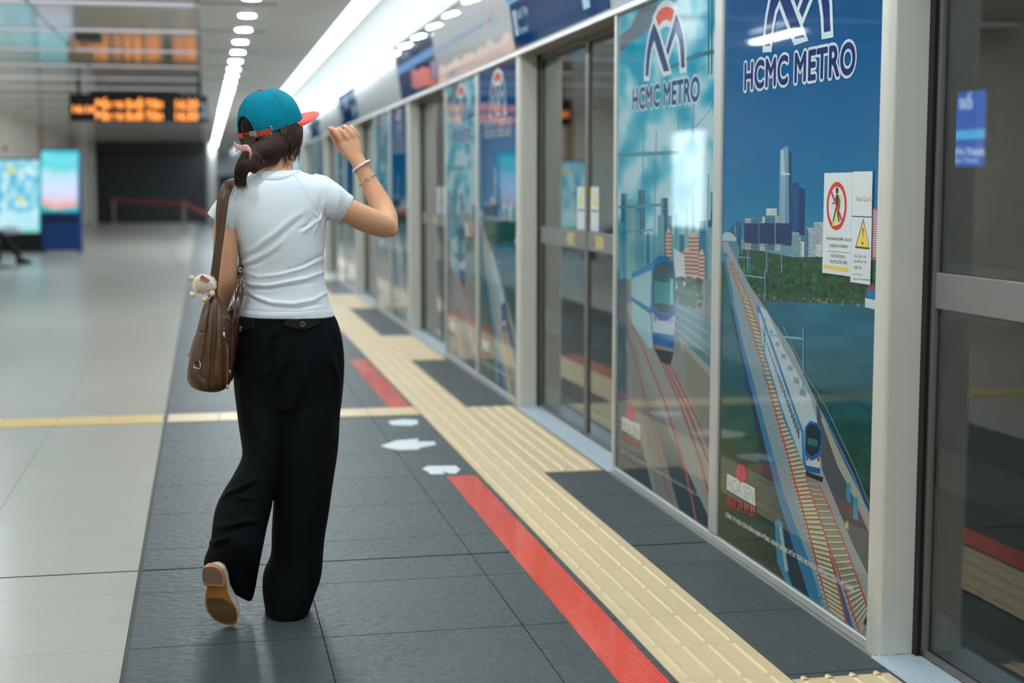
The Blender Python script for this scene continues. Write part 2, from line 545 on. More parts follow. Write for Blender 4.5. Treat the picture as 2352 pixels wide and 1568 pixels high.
class Art:
    """flat print on the poster plane; polygons read in photo pixels, each layer a hair in front of the last"""
    def __init__(s, X, dy=0.0, tone=1.0, step=0.0000022, base=0.0005):
        s.X = X; s.k = 0; s.mb = MB(); s.dy = dy; s.tone = tone; s.step = step; s.base = base
        s.clip = None
    def pt(s, p):
        v = WX(p[0], p[1], s.X)
        y, z = v.y, v.z
        if s.clip:
            y = min(max(y, s.clip[0]), s.clip[1]); z = min(max(z, s.clip[2]), s.clip[3])
        return (s.X - s.base - s.step * s.k, y + s.dy, z)
    def col(s, c):
        if isinstance(c, str): c = [int(c[i:i + 2], 16) for i in (0, 2, 4)]
        return [min(255, v * s.tone) for v in c]
    def poly(s, pts, c, same=False):
        if not same: s.k += 1
        cc = [s.col(x) for x in c] if isinstance(c, list) and not isinstance(c[0], (int, float)) else s.col(c)
        s.mb.poly([s.pt(p) for p in pts], 0, cc)
    def raw(s, pts, c, same=False):
        """points already (Y,Z)"""
        if not same: s.k += 1
        cc = [s.col(x) for x in c] if isinstance(c, list) and not isinstance(c[0], (int, float)) else s.col(c)
        s.mb.poly([(s.X - s.base - s.step * s.k, p[0] + s.dy, p[1]) for p in pts], 0, cc)
    def line(s, pts, w, c, same=False):
        """w: width in px, or list per point"""
        if not same: s.k += 1
        if not isinstance(w, list): w = [w] * len(pts)
        L = []; R = []
        for i, p in enumerate(pts):
            a = pts[max(i - 1, 0)]; b = pts[min(i + 1, len(pts) - 1)]
            dx, dy = b[0] - a[0], b[1] - a[1]
            l = math.hypot(dx, dy) or 1
            nx, ny = -dy / l * w[i] / 2, dx / l * w[i] / 2
            L.append((p[0] + nx, p[1] + ny)); R.append((p[0] - nx, p[1] - ny))
        cc = s.col(c)
        vs = [s.pt(p) for p in L + R]
        n = len(L)
        s.mb.add(vs, [(i, i + 1, n + i + 1, n + i) for i in range(n - 1)], 0, cc)
    def grid(s, xs, ys, fn, quad=None):
        """colour-graded grid in photo px"""
        s.k += 1
        vs = [s.pt((x, y)) for y in ys for x in xs]
        cols = [s.col(fn(x, y)) for y in ys for x in xs]
        n = len(xs)
        s.mb.add(vs, [(j * n + i, j * n + i + 1, (j + 1) * n + i + 1, (j + 1) * n + i) for j in range(len(ys) - 1) for i in range(n - 1)], 0, cols)
    def text(s, t, bl, br, tl, c, bold=0.0, ref=None, spacing=1.0):
        h_ = (Vector(s.pt(tl)) - Vector(s.pt(bl))).length
        for dy_ in ((0,) if bold < .012 else (-.035 * h_, .035 * h_)):
            s.k += 12
            put_text(s.mb, t, s.pt(bl), s.pt(br), s.pt(tl), 0.0, s.col(c), (0, dy_, 0), spacing, ref)
    def build(s, name, parent=None, m=None, origin=None):
        return s.mb.build(name, m or m_prn, parent, color=True, origin=origin)
def lerp(a, b, t): return a + (b - a) * t
def lc(a, b, t):
    t = max(0, min(1, t))
    return [lerp(a[i], b[i], t) for i in range(3)]
def ramp(stops, t):
    if t <= stops[0][0]: return stops[0][1]
    for (t0, c0), (t1, c1) in zip(stops, stops[1:]):
        if t <= t1: return lc(c0, c1, (t - t0) / (t1 - t0))
    return stops[-1][1]
def fr(n, a, b): return [a + (b - a) * i / n for i in range(n + 1)]

# the M emblem, in metres on the poster plane, read off the left poster
def zz(x, y): v = WX(1400 + x * .19132, y * .19132, XP); return (v.y, v.z)
LOGO_L = [zz(*p) for p in [(432, 915), (436, 800), (448, 650), (470, 500), (498, 380), (535, 270), (600, 430), (660, 640), (722, 850), (655, 862), (600, 690), (540, 485), (505, 590), (484, 740), (470, 915)]]
LOGO_R = [zz(*p) for p in [(682, 600), (740, 400), (803, 168), (850, 280), (880, 400), (900, 560), (908, 808), (862, 816), (856, 660), (838, 490), (800, 385), (765, 480), (705, 672)]]
LOGO_S = [zz(*p) for p in [(555, 215), (590, 140), (640, 95), (690, 78), (735, 90), (785, 125), (765, 200), (742, 265), (690, 236), (640, 255), (592, 318)]]
def outset(poly, d):
    n = len(poly); out = []
    A = sum(poly[i][0] * poly[(i + 1) % n][1] - poly[(i + 1) % n][0] * poly[i][1] for i in range(n))
    sg = 1 if A > 0 else -1
    for i in range(n):
        p0, p1, p2 = poly[i - 1], poly[i], poly[(i + 1) % n]
        def nr(a, b):
            dx, dy = b[0] - a[0], b[1] - a[1]; l = math.hypot(dx, dy) or 1
            return (dy / l * sg, -dx / l * sg)
        a, b = nr(p0, p1), nr(p1, p2)
        k = 1 + a[0] * b[0] + a[1] * b[1]
        k = max(k, 0.45)
        out.append((p1[0] + d * (a[0] + b[0]) / k, p1[1] + d * (a[1] + b[1]) / k))
    return out
def add_logo(art, dY=0.0, blue=(40, 66, 112), white=(196, 206, 212), red=(206, 84, 74)):
    sh = lambda P: [(p[0] + dY, p[1]) for p in P]
    art.k += 1
    art.raw(sh(outset(LOGO_S, 0.026)), white, True)
    art.k += 1
    art.raw(sh(outset(LOGO_L, 0.020)), white, True)
    art.k += 1
    art.raw(sh(outset(LOGO_R, 0.020)), white, True)
    art.k += 1
    art.raw(sh(LOGO_S), red, True); art.raw(sh(LOGO_L), blue, True)
    art.k += 1
    art.raw(sh(LOGO_R), blue, True)
def add_brand(art, dY=0.0, blue=(40, 60, 104), white=(196, 206, 212)):
    X = XP
    bl = Vector((X, 6.352 + dY, 1.667)); br = Vector((X, 5.452 + dY, 1.658)); tl = Vector((X, 6.352 + dY, 1.757))
    for rad, nn_, c in ((0.0125, 20, white), (0.0040, 8, blue), (0.0, 1, blue)):
        for i in range(nn_):
            a_ = 2 * math.pi * i / nn_
            art.k += (12 if i == 0 else 3)
            put_text(art.mb, 'HCMC METRO', bl, br, tl, 0.0, art.col(c), (-art.base - art.step * art.k, art.dy + rad * math.cos(a_), rad * math.sin(a_)), 1.06)

def buildings(art, x0, x1, ybase, ytop, n, cols, wx=(10, 24), seed=1):
    rnd = random.Random(seed)
    for i in range(n):
        x = rnd.uniform(x0, x1); wd = rnd.uniform(*wx); t = rnd.uniform(*ytop)
        c = rnd.choice(cols)
        art.poly([(x, ybase), (x + wd, ybase), (x + wd, t), (x, t + rnd.uniform(-1, 1))], c)
        dk = [v * 0.62 for v in c]
        art.k += 1
        yy = t + 5
        while yy < ybase - 4:
            xx = x + 2
            while xx < x + wd - 3:
                if rnd.random() < 0.75:
                    art.poly([(xx, yy + 2.6), (xx + 2.2, yy + 2.6), (xx + 2.2, yy), (xx, yy)], dk, True)
                xx += 4.2
            yy += 5.4

def poster_bridge():
    """right-hand poster: train on a viaduct beside a river"""
    a = Art(XP, tone=1.0)
    y0, y1, z0, z1 = 3.878, 5.173, 0.03, 2.10
    a.clip = (y0, y1, z0, z1)
    # sky, river and bank as graded colour
    sky = [(-160, (0, 58, 112)), (100, (0, 82, 134)), (300, (0, 92, 142)), (450, (4, 104, 150)), (560, (48, 124, 160))]
    a.grid(fr(10, 1630, 2045), fr(40, -190, 600), lambda x, y: ramp(sky, y))
    def river(x, y):
        t = (x - 1640) / 380
        up = ramp([(600, (30, 96, 110)), (700, (8, 94, 116)), (790, (24, 92, 112)), (900, (8, 76, 84)), (1040, (26, 70, 60)), (1250, (50, 64, 46)), (1500, (50, 56, 34))], y)
        if t < 0.3: up = lc(up, (88, 84, 44) if y > 900 else (46, 84, 84), 0.55 * (0.3 - t) / 0.3 + 0.2 * (y > 1000))
        nz = mnoise.noise(Vector((x * 0.012, y * 0.035, 0))) * 16
        return [max(0, v + nz) for v in up]
    a.grid(fr(24, 1630, 2045), fr(60, 590, 1545), river)
    # distant city
    rnd = random.Random(3)
    a.poly([(1640, 600), (2040, 600), (2040, 548), (1640, 548)], (96, 138, 150))
    pal = [(150, 168, 176), (178, 186, 188), (120, 150, 162), (96, 136, 154), (172, 160, 150), (70, 116, 140), (190, 196, 196)]
    buildings(a, 1652, 1690, 575, (505, 540), 7, [(24, 90, 128), (60, 104, 126), (90, 120, 130)], (7, 15), 2)
    buildings(a, 1702, 1780, 575, (478, 520), 9, pal, (12, 26), 5)
    buildings(a, 1810, 1890, 600, (505, 570), 12, pal, (12, 22), 8)
    buildings(a, 1880, 2012, 620, (500, 560), 12, pal, (10, 22), 9)
    # tallest tower
    a.poly([(1789, 512), (1813, 514), (1815, 400), (1811, 338), (1805, 336), (1792, 345)], (104, 142, 166))
    a.poly([(1792, 512), (1804, 513), (1804, 400), (1800, 344), (1794, 346)], (158, 178, 190))
    a.poly([(1813, 514), (1819, 514), (1820, 350), (1811, 345)], (20, 70, 112))
    a.k += 1
    for j in range(28):
        y = 404 + j * 3.9
        a.poly([(1792, y + 1.6), (1812, y + 1.7), (1812, y), (1792, y - 0.1)], (86, 122, 148), True)
    a.poly([(1796, 400), (1814, 402), (1814, 398), (1796, 396)], (190, 200, 206))
    a.poly([(1818, 530), (1836, 534), (1836, 421), (1831, 418), (1820, 424)], (12, 64, 112))
    a.poly([(1836, 540), (1848, 540), (1850, 436), (1840, 430), (1836, 434)], (8, 56, 104))
    a.k += 1
    for j in range(24):
        y = 430 + j * 4.2
        a.poly([(1820, y + 1.4), (1834, y + 1.5), (1834, y), (1820, y)], (36, 100, 144), True)
    a.poly([(2004, 600), (2018, 600), (2018, 480), (2006, 478)], (160, 92, 104))
    a.k += 1
    for j in range(20):
        a.poly([(2005, 486 + j * 5.4), (2014, 486.5 + j * 5.4), (2014, 484 + j * 5.4), (2005, 483.5 + j * 5.4)], (206, 196, 200), True)
    # trees
    def blob(cx, cy, r, c, same=False):
        a.poly([(cx + r * math.cos(t * .785) * rnd.uniform(.7, 1.2), cy - r * math.sin(t * .785) * rnd.uniform(.7, 1.2)) for t in range(8)], c, same)
    a.poly([(1700, 690), (2020, 700), (2020, 596), (1960, 600), (1900, 590), (1820, 590), (1745, 575), (1706, 572)], (40, 76, 56))
    a.poly([(1652, 660), (1690, 650), (1712, 620), (1700, 560), (1660, 570), (1650, 600)], (44, 84, 62))
    for j in range(14):
        for q in range(22):
            x = rnd.uniform(1705, 2018); y = rnd.uniform(586 + j * 4, 640 + j * 3.4)
            g = rnd.uniform(0.7, 1.25)
            blob(x, y, rnd.uniform(3, 8), (34 * g, 82 * g, 54 * g))
    a.k += 1
    for q in range(60):
        x = rnd.uniform(1720, 2015)
        blob(x, 680 + (x - 1720) * .06 + rnd.uniform(-5, 6), rnd.uniform(1.5, 4), rnd.choice([(120, 120, 84), (80, 110, 70), (60, 90, 80)]))
    # billboard
    for x0, x1 in ((1710, 1742), (1745, 1780), (1782, 1818)):
        a.poly([(x0, 511 + (x0 - 1710) * .03 + 46), (x1, 511 + (x1 - 1710) * .06 + 47), (x1, 513), (x0, 512)], (20, 54, 98))
    for x in (1719, 1762, 1796):
        a.line([(x, 558), (x, 625)], 2.4, (88, 144, 160))
    # station dome and viaduct
    a.poly([(1655, 553), (1658, 540), (1668, 532), (1680, 534), (1692, 546), (1692, 553)], (150, 176, 182))
    a.poly([(1655, 600), (1695, 600), (1700, 570), (1692, 553), (1655, 553)], (70, 120, 140))
    # shadow of the viaduct on the water
    a.poly([(1676, 700), (1722, 900), (1768, 1160), (1800, 1320), (1850, 1390), (1880, 1400), (1860, 1100), (1740, 760)], (26, 52, 62))
    a.poly([(1712, 770), (1732, 770), (1732, 905), (1712, 898)], (20, 60, 92))
    # deck
    a.poly([(1655, 556), (1672, 556), (1720, 650), (1820, 800), (2000, 1190), (2000, 1510), (1900, 1470), (1800, 1150), (1716, 800), (1676, 650)], (138, 144, 146))
    a.poly([(1660, 580), (1670, 580), (1716, 700), (1760, 850), (1850, 1180), (1920, 1470), (1860, 1400), (1790, 1150), (1700, 790), (1674, 660)], (44, 112, 150))
    a.poly([(1668, 590), (1672, 590), (1722, 720), (1768, 870), (1862, 1200), (1930, 1470), (1900, 1450), (1800, 1130), (1706, 780)], (124, 142, 146))
    a.poly([(1850, 1120), (1862, 1110), (1892, 1220), (1960, 1510), (1920, 1510)], (60, 84, 120))
    # ballast tracks with sleepers
    def curveL(t): return (lerp(1665, 1975, t ** 1.5) if 0 else 0)
    def track(P0, P1, n, cL, tie, ws):
        """P0,P1 rails as pixel polylines (same count)"""
        a.poly(P0 + P1[::-1], (128, 128, 118))
        a.k += 1
        def at(P, t):
            t = t * (len(P) - 1); i = min(int(t), len(P) - 2); f = t - i
            return (lerp(P[i][0], P[i + 1][0], f), lerp(P[i][1], P[i + 1][1], f))
        for j in range(n):
            t = (j / n) ** 0.8
            p, q = at(P0, t), at(P1, t)
            h = lerp(1.5, 7.5, t)
            e = lerp(1, 5, t)
            a.poly([(p[0] - e, p[1] + h), (q[0] + e, q[1] + h), (q[0] + e, q[1]), (p[0] - e, p[1])], tie, True)
        a.k += 1
        for j in range(n):
            t = (j / n) ** 0.8
            p, q = at(P0, t), at(P1, t)
            h = lerp(1.5, 7.5, t); e = lerp(1, 5, t)
            a.poly([(p[0] - e, p[1] + h * 1.35), (q[0] + e, q[1] + h * 1.35), (q[0] + e, q[1] + h), (p[0] - e, p[1] + h)], (74, 72, 68), True)
        for P in (P0, P1):
            a.line(P, [lerp(1.5, 5, i / (len(P) - 1)) for i in range(len(P))], cL)
    track([(1676, 600), (1704, 680), (1750, 830), (1800, 1010), (1850, 1190), (1905, 1405)], [(1680, 600), (1722, 690), (1772, 835), (1830, 1000), (1888, 1190), (1945, 1445)], 84, (168, 74, 54), (190, 180, 146), 0)
    track([(1850, 1090), (1870, 1150), (1900, 1240), (1940, 1350), (1975, 1455), (1985, 1490)], [(1874, 1098), (1900, 1150), (1938, 1240), (1975, 1340), (1996, 1400), (2004, 1420)], 34, (168, 70, 50), (190, 180, 146), 0)
    # right walkway, pipes and railing
    a.poly([(1874, 900), (1896, 990), (1925, 1060), (2000, 1230), (2000, 1330), (1960, 1250), (1890, 1080), (1880, 1000)], (72, 78, 82))
    a.poly([(1886, 960), (1894, 962), (1935, 1050), (2000, 1180), (2000, 1210), (1925, 1070)], (150, 150, 138))
    a.poly([(1890, 940), (1896, 940), (1950, 1060), (2000, 1160), (2000, 1176), (1940, 1060)], (34, 70, 110))
    a.line([(1790, 760), (1850, 880), (1890, 950), (1960, 1090), (2000, 1190)], 2.0, (96, 150, 166))
    a.line([(1800, 750), (1856, 865), (1896, 930), (1965, 1075), (2002, 1170)], 1.4, (120, 160, 168))
    a.poly([(1945, 1150), (1955, 1155), (1955, 1110), (1945, 1108)], (50, 132, 160))
    a.poly([(1960, 1190), (1972, 1195), (1972, 1142), (1961, 1140)], (50, 132, 160))
    a.poly([(1941, 1210), (1950, 1215), (1950, 1200), (1945, 1195)], (190, 160, 70))
    # train
    a.poly([(1738, 700), (1762, 712), (1800, 800), (1862, 910), (1884, 990), (1850, 990), (1790, 870), (1750, 770)], (168, 184, 190))   # roof
    a.poly([(1738, 700), (1745, 702), (1790, 830), (1846, 990), (1852, 1080), (1800, 960), (1752, 800)], (40, 120, 170))
    a.poly([(1742, 716), (1748, 722), (1790, 846), (1842, 995), (1844, 1062), (1798, 940), (1752, 790)], (160, 180, 188))
    a.k += 1
    for j in range(22):
        t = j / 22
        x = lerp(1750, 1838, t); y = lerp(752, 990, t); h = lerp(8, 26, t)
        a.poly([(x, y + h), (x + lerp(1.2, 3, t), y + h + 4), (x + lerp(1.2, 3, t), y + 4), (x, y)], (34, 60, 84), True)
    a.k += 1
    for j in range(7):
        t = j / 7
        x = lerp(1754, 1850, t); y = lerp(730, 920, t); s_ = lerp(6, 15, t)
        a.poly([(x, y + s_), (x + s_ * 1.2, y + s_ * 1.4), (x + s_ * 1.1, y + 2), (x + 2, y)], (120, 142, 150), True)
    a.poly([(1850, 1075), (1882, 1082), (1888, 1040), (1887, 990), (1880, 972), (1862, 966), (1850, 980)], (28, 92, 152))
    a.poly([(1852, 1036), (1866, 1048), (1880, 1040), (1886, 1020), (1886, 992), (1878, 977), (1862, 972), (1853, 984)], (14, 40, 52))
    a.poly([(1856, 1020), (1878, 1026), (1880, 1010), (1856, 1004)], (40, 104, 92))
    a.poly([(1851, 1046), (1866, 1058), (1886, 1048), (1884, 1076), (1853, 1068)], (180, 188, 192))
    a.poly([(1853, 1056), (1858, 1058), (1858, 1050), (1853, 1047)], (150, 60, 50)); a.poly([(1878, 1060), (1884, 1058), (1884, 1050), (1879, 1052)], (150, 60, 50))
    a.poly([(1852, 1082), (1884, 1088), (1885, 1075), (1852, 1068)], (26, 82, 140))
    a.poly([(1852, 1092), (1890, 1108), (1892, 1096), (1852, 1082)], (30, 34, 38))
    # catenary portals
    def portal(x0, y0, x1, y1, yb, w):
        a.line([(x0, y0), (x1, y1)], w * 1.4, (120, 160, 172)); a.line([(x1, y1 - 26 * w / 3), (x1, yb)], w, (84, 140, 162)); a.line([(x0, y0 - 20), (x0 - 1, y0 + 120 * w / 3)], w, (84, 140, 162))
    portal(1757, 768, 1846, 778, 905, 3.2)
    portal(1710, 632, 1758, 638, 690, 2.2)
    portal(1696, 590, 1724, 592, 626, 1.4)
    # white pylon with ladder, bottom centre
    a.poly([(1780, 1200), (1788, 1190), (1798, 1200), (1812, 1320), (1822, 1368), (1806, 1366), (1786, 1290)], (60, 128, 156))
    a.poly([(1790, 1208), (1796, 1210), (1812, 1310), (1804, 1312)], (150, 170, 172))
    # fence lattice on the left edge
    for j in range(30):
        t = j / 29
        x = lerp(1752, 1890, t); y = lerp(870, 1400, t)
        a.line([(x, y), (x + lerp(5, 16, t), y + lerp(10, 26, t))], 1.2, (150, 172, 180), j > 0)
    for off in (-4, 3, 9):
        a.line([(1690 + off, 690), (1716 + off, 790), (1768 + off, 960), (1840 + off, 1210), (1896 + off, 1440)], 1.8, (110, 150, 168))
    # boat
    a.poly([(1988, 705), (2016, 712), (2016, 690), (1988, 684)], (190, 200, 206))
    a.poly([(1990, 684), (2015, 690), (2015, 664), (1992, 660)], (40, 108, 150))
    a.poly([(1994, 664), (2010, 666), (2010, 655), (1996, 654)], (150, 60, 66))
    # sponsor block
    a.poly([(1670, 1123), (1736, 1162), (1735, 1121), (1671, 1087)], (198, 202, 198))
    for ang, ln in ((-60, 24), (-38, 29), (-18, 33), (0, 35), (18, 33), (38, 29), (60, 24)):
        r = math.radians(ang)
        bx, by = 1704, 1104
        tx, ty = bx + math.sin(r) * ln * .62, by - math.cos(r) * ln * 1.35
        nx, ny = math.cos(r) * 5.5, math.sin(r) * 8
        a.poly([(bx, by + 6), (bx * .35 + tx * .65 + nx * .8, by * .35 + ty * .65 + ny * .8), (tx, ty), (bx * .35 + tx * .65 - nx * .8, by * .35 + ty * .65 - ny * .8)], (170 + (ang % 37), 24 + abs(ang) * .3, 70))
    return a
def sponsor(a, q, A=False):
    SL = 'CÔNG TY HOA SEN HÂN HẠNH ĐỒNG HÀNH MANG ĐẾN TRẢI NGHIỆM METRO TIỆN LỢI HƠN'
    if not A:
        if q == 0: a.text('HOA SEN', (1674, 1122), (1733, 1156), (1674.5, 1093), (150, 160, 160), 0.0)
        if q == 1: a.text('0969.39.99.89', (1669, 1163), (1736, 1188), (1669.5, 1139), (178, 78, 72), 0.02)
        if q == 2: a.text(SL, (1667, 1188), (1961, 1364), (1667.5, 1170), (205, 208, 202), 0.018)
    else:
        if q == 0: a.text('HOA SEN', (1431, 986), (1467, 1006), (1431, 965), (140, 145, 145), 0.0)
        if q == 1: a.text('0969.39.99.89', (1429, 1012), (1467, 1030), (1429, 994), (170, 88, 78), 0.02)
        if q == 2: a.text(SL, (1428, 1038), (1607, 1144), (1428, 1027), (186, 186, 180), 0.01)

def poster_city():
    """left-hand poster: train rounding a bend, cloudy sky"""
    a = Art(XP)
    y0, y1, z0, z1 = 5.262, 6.585, 0.03, 2.10
    a.clip = (y0, y1, z0, z1)
    def sky(x, y):
        n = mnoise.noise(Vector((x * 0.022, y * 0.011, 3.1))) + 0.5 * mnoise.noise(Vector((x * 0.05, y * 0.028, 7)))
        k = (n + 0.25 + (y / 900.0) * 0.5 + (x - 1420) / 700) * 1.15
        return lc((0, 134, 166), (158, 190, 198), max(0, min(1, k)))
    a.grid(fr(40, 1405, 1652), fr(70, -40, 560), sky)
    a.grid(fr(8, 1405, 1652), fr(4, 540, 640), lambda x, y: (88, 150, 164))
    # dark beam top left
    a.poly([(1419, 125), (1455, 95), (1500, 60), (1530, 30), (1530, 12), (1560, 0), (1600, -10), (1470, 10), (1450, 60), (1419, 86)], (96, 110, 122))
    # ground and tracks
    def ground(x, y):
        base = ramp([(600, (120, 130, 128)), (760, (116, 122, 122)), (950, (134, 134, 128)), (1060, (96, 104, 106)), (1130, (28, 54, 66)), (1250, (20, 44, 60))], y + (1640 - x) * 0.35)
        if x < 1440: base = lc(base, (44, 70, 84), 0.8)
        nz = mnoise.noise(Vector((x * .03, y * .05, 1))) * 10
        return [max(0, v + nz) for v in base]
    a.grid(fr(24, 1405, 1652), fr(40, 620, 1250), ground)
    rnd = random.Random(11)
    # towers
    for i in range(34):
        x = rnd.uniform(1420, 1636); wd = rnd.uniform(5, 16); t = rnd.uniform(430, 560)
        c = rnd.choice([(36, 112, 142), (70, 140, 158), (120, 164, 170), (18, 84, 120), (96, 150, 164)])
        a.poly([(x, 640), (x + wd, 640), (x + wd, t), (x, t)], c)
        a.k += 1
        for j in range(int((630 - t) / 6)):
            a.poly([(x + 1, t + 4 + j * 6), (x + wd - 1, t + 4 + j * 6), (x + wd - 1, t + 2 + j * 6), (x + 1, t + 2 + j * 6)], [v * .72 for v in c], True)
    for cx, cy, wd, hh in ((1536, 535, 14, 70), (1594, 545, 22, 95), (1578, 580, 20, 60), (1612, 585, 14, 55)):
        a.poly([(cx - wd / 2, cy + hh), (cx + wd / 2, cy + hh), (cx + wd / 2, cy), (cx, cy - 14), (cx - wd / 2, cy)], (190, 160, 142))
        a.k += 1
        for j in range(int(hh / 9)):
            a.poly([(cx - wd / 2 - 2, cy + j * 9 + 4), (cx + wd / 2 + 2, cy + j * 9 + 4), (cx + wd / 2, cy + j * 9), (cx - wd / 2, cy + j * 9)], (110, 92, 96), True)
    a.poly([(1550, 670), (1575, 670), (1572, 585), (1548, 570)], (182, 190, 190))
    # trees
    a.k += 1
    for q in range(90):
        x = rnd.uniform(1552, 1610); y = rnd.uniform(640, 705); g = rnd.uniform(.7, 1.2)
        r = rnd.uniform(4, 9)
        a.poly([(x + r * math.cos(t * 1.05), y - r * math.sin(t * 1.05)) for t in range(6)], (50 * g, 84 * g, 66 * g))
    # viaduct wall and railings on the right
    a.poly([(1552, 690), (1640, 740), (1640, 900), (1552, 780)], (80, 116, 124))
    for k_ in range(4):
        a.line([(1552, 700 + k_ * 18), (1640, 745 + k_ * 26)], 3, (116, 156, 166))
    a.poly([(1562, 775), (1640, 850), (1640, 905), (1600, 850), (1562, 800)], (142, 146, 138))
    a.poly([(1572, 800), (1636, 870), (1632, 1010), (1580, 900)], (122, 122, 108))
    # ballast bands
    a.poly([(1440, 700), (1452, 690), (1500, 780), (1560, 880), (1640, 1030), (1640, 1200), (1560, 1040), (1480, 860)], (138, 138, 134))
    a.poly([(1437, 790), (1444, 780), (1480, 900), (1530, 1060), (1560, 1180), (1500, 1140), (1460, 960)], (126, 126, 120))
    rail = (150, 82, 70)
    for pts in ([(1444, 730), (1478, 800), (1530, 930), (1575, 1080), (1600, 1200)], [(1441, 760), (1466, 850), (1500, 980), (1530, 1120), (1545, 1190)],
                [(1452, 720), (1500, 790), (1560, 920), (1610, 1060), (1630, 1140)], [(1536, 836), (1560, 880), (1600, 960), (1636, 1040)], [(1470, 740), (1510, 800), (1575, 930), (1628, 1060)]):
        a.line(pts, [2, 3, 4, 5, 5][:len(pts)] if len(pts) == 5 else [3, 4, 5, 5], rail)
    a.k += 1
    for j in range(30):
        t = j / 29
        a.poly([(lerp(1470, 1512, t), lerp(920, 1150, t) + 3), (lerp(1500, 1560, t), lerp(918, 1175, t) + 3), (lerp(1500, 1560, t), lerp(918, 1175, t)), (lerp(1470, 1512, t), lerp(920, 1150, t))], (92, 98, 98), True)
    # train
    a.poly([(1451, 740), (1492, 800), (1500, 800), (1500, 610), (1451, 640)], (140, 178, 184))
    a.poly([(1451, 640), (1500, 618), (1502, 602), (1451, 626)], (26, 122, 160))
    a.poly([(1450, 690), (1495, 722), (1495, 708), (1450, 680)], (20, 108, 160))
    a.poly([(1498, 602), (1512, 588), (1530, 585), (1548, 602), (1553, 640), (1551, 740), (1548, 800), (1500, 790), (1494, 720)], (26, 104, 150))
    a.poly([(1500, 700), (1516, 716), (1536, 718), (1550, 700), (1552, 650), (1545, 610), (1524, 600), (1502, 610)], (26, 74, 88))
    a.poly([(1503, 695), (1540, 700), (1540, 650), (1503, 645)], (30, 124, 132))
    a.poly([(1540, 700), (1547, 700), (1547, 640), (1540, 640)], (96, 168, 170))
    a.poly([(1497, 715), (1514, 736), (1532, 738), (1551, 722), (1549, 770), (1500, 762)], (160, 178, 190))
    a.poly([(1497, 698), (1512, 718), (1532, 722), (1552, 706), (1552, 722), (1534, 738), (1514, 736), (1497, 716)], (18, 84, 152))
    a.poly([(1502, 736), (1508, 740), (1508, 726), (1502, 722)], (150, 96, 90)); a.poly([(1540, 744), (1547, 740), (1547, 732), (1540, 735)], (190, 86, 66))
    a.poly([(1500, 790), (1512, 792), (1512, 768), (1500, 762)], (26, 92, 152)); a.poly([(1532, 798), (1548, 800), (1548, 778), (1532, 780)], (26, 92, 152))
    a.poly([(1502, 800), (1548, 808), (1540, 838), (1520, 832)], (48, 50, 54))
    # masts and wires
    for y, x1, wd in ((350, 1560, 9), (470, 1525, 6), (528, 1500, 4)):
        a.line([(1420, y + 6), (x1, y)], wd, (56, 124, 142))
    for x, ya, yb in ((1474, 200, 600), (1502, 300, 620), (1622, 400, 740), (1590, 200, 330)):
        a.line([(x + 6, ya), (x, yb)], 2.2, (70, 124, 140))
    a.line([(1628, 0), (1628, 170)], 3, (24, 70, 100)); a.line([(1636, 0), (1635, 172)], 3, (24, 70, 100))
    a.line([(1540, 155), (1575, 138), (1600, 128), (1640, 118)], [5, 8, 12, 10], (44, 104, 128))
    a.line([(1645, 225), (1625, 262), (1600, 290), (1570, 296)], 1.4, (70, 110, 124))
    a.line([(1640, 140), (1610, 158), (1594, 166)], 1.0, (70, 110, 124))
    a.line([(1558, 256), (1562, 254), (1590, 250)], 3, (60, 116, 136)); a.line([(1559, 256), (1558, 300)], 2, (60, 116, 136))
    # sponsor block
    a.poly([(1429, 985), (1470, 1012), (1471, 975), (1429, 956)], (190, 192, 188))
    a.poly([(1440, 960), (1452, 968), (1460, 950), (1450, 926), (1440, 942)], (190, 50, 84))
    return a

def make_poster(name, art, y0, y1, label, dYlogo, dark, which):
    t = thing(name, (XP, (y0 + y1) / 2, 0.0), label, 'advertising panel')
    MB().box(XP, XP + 0.012, y0 - 0.003, y1 + 0.003, 0.028, 2.102).build('backing_glass', m_blk, t)
    art.build('print', t)
    a = Art(XP, base=0.0005 + 0.0000022 * (art.k + 1))
    if dark: add_logo(a, dYlogo, (22, 52, 110), (196, 212, 222))
    else: add_logo(a, dYlogo)
    o = a.build('emblem', t)
    a2 = Art(XP, base=0.0005 + 0.0000022 * (art.k + 30))
    add_brand(a2, dYlogo, (22, 44, 100) if dark else (36, 66, 116), (196, 208, 218) if dark else (176, 196, 202))
    a2.build('lettering', t)
    for q, nm in enumerate(('sponsor_name', 'phone_number', 'slogan')):
        a3 = Art(XP, base=0.0005 + 0.0000022 * (art.k + 230))
        sponsor(a3, q, which == 'A')
        a3.build(nm, t)
    return t
posterB = make_poster('poster_panel', poster_bridge(), 3.878, 5.173, 'tall glossy poster of a train on a riverside viaduct, nearest the camera', -1.387, True, 'B')
posterA = make_poster('poster_panel', poster_city(), 5.262, 6.585, 'tall poster of a train on a bend under cloudy turquoise sky, nearest of its kind', 0.0, False, 'A')
DIST = ['nearest', 'second', 'third', 'fourth', 'fifth', 'sixth', 'seventh', 'eighth']
NB = 9
for k in range(1, NB):
    far = 'blurred tall poster of a train on a viaduct, %s viaduct poster along the wall' % (DIST[k] if k < 8 else 'farthest')
    dup(posterB, (0, PITCH * k, 0), label=far)
    dup(posterA, (0, PITCH * k, 0), label='blurred tall poster of a train under cloudy sky, %s cloudy-sky poster along the wall' % (DIST[k] if k < 8 else 'farthest'))
dup(posterB, (0, -PITCH, 0), label='tall train poster on the screen wall behind the camera')
dup(posterA, (0, -PITCH, 0), label='tall cloudy-sky train poster on the screen wall behind the camera')

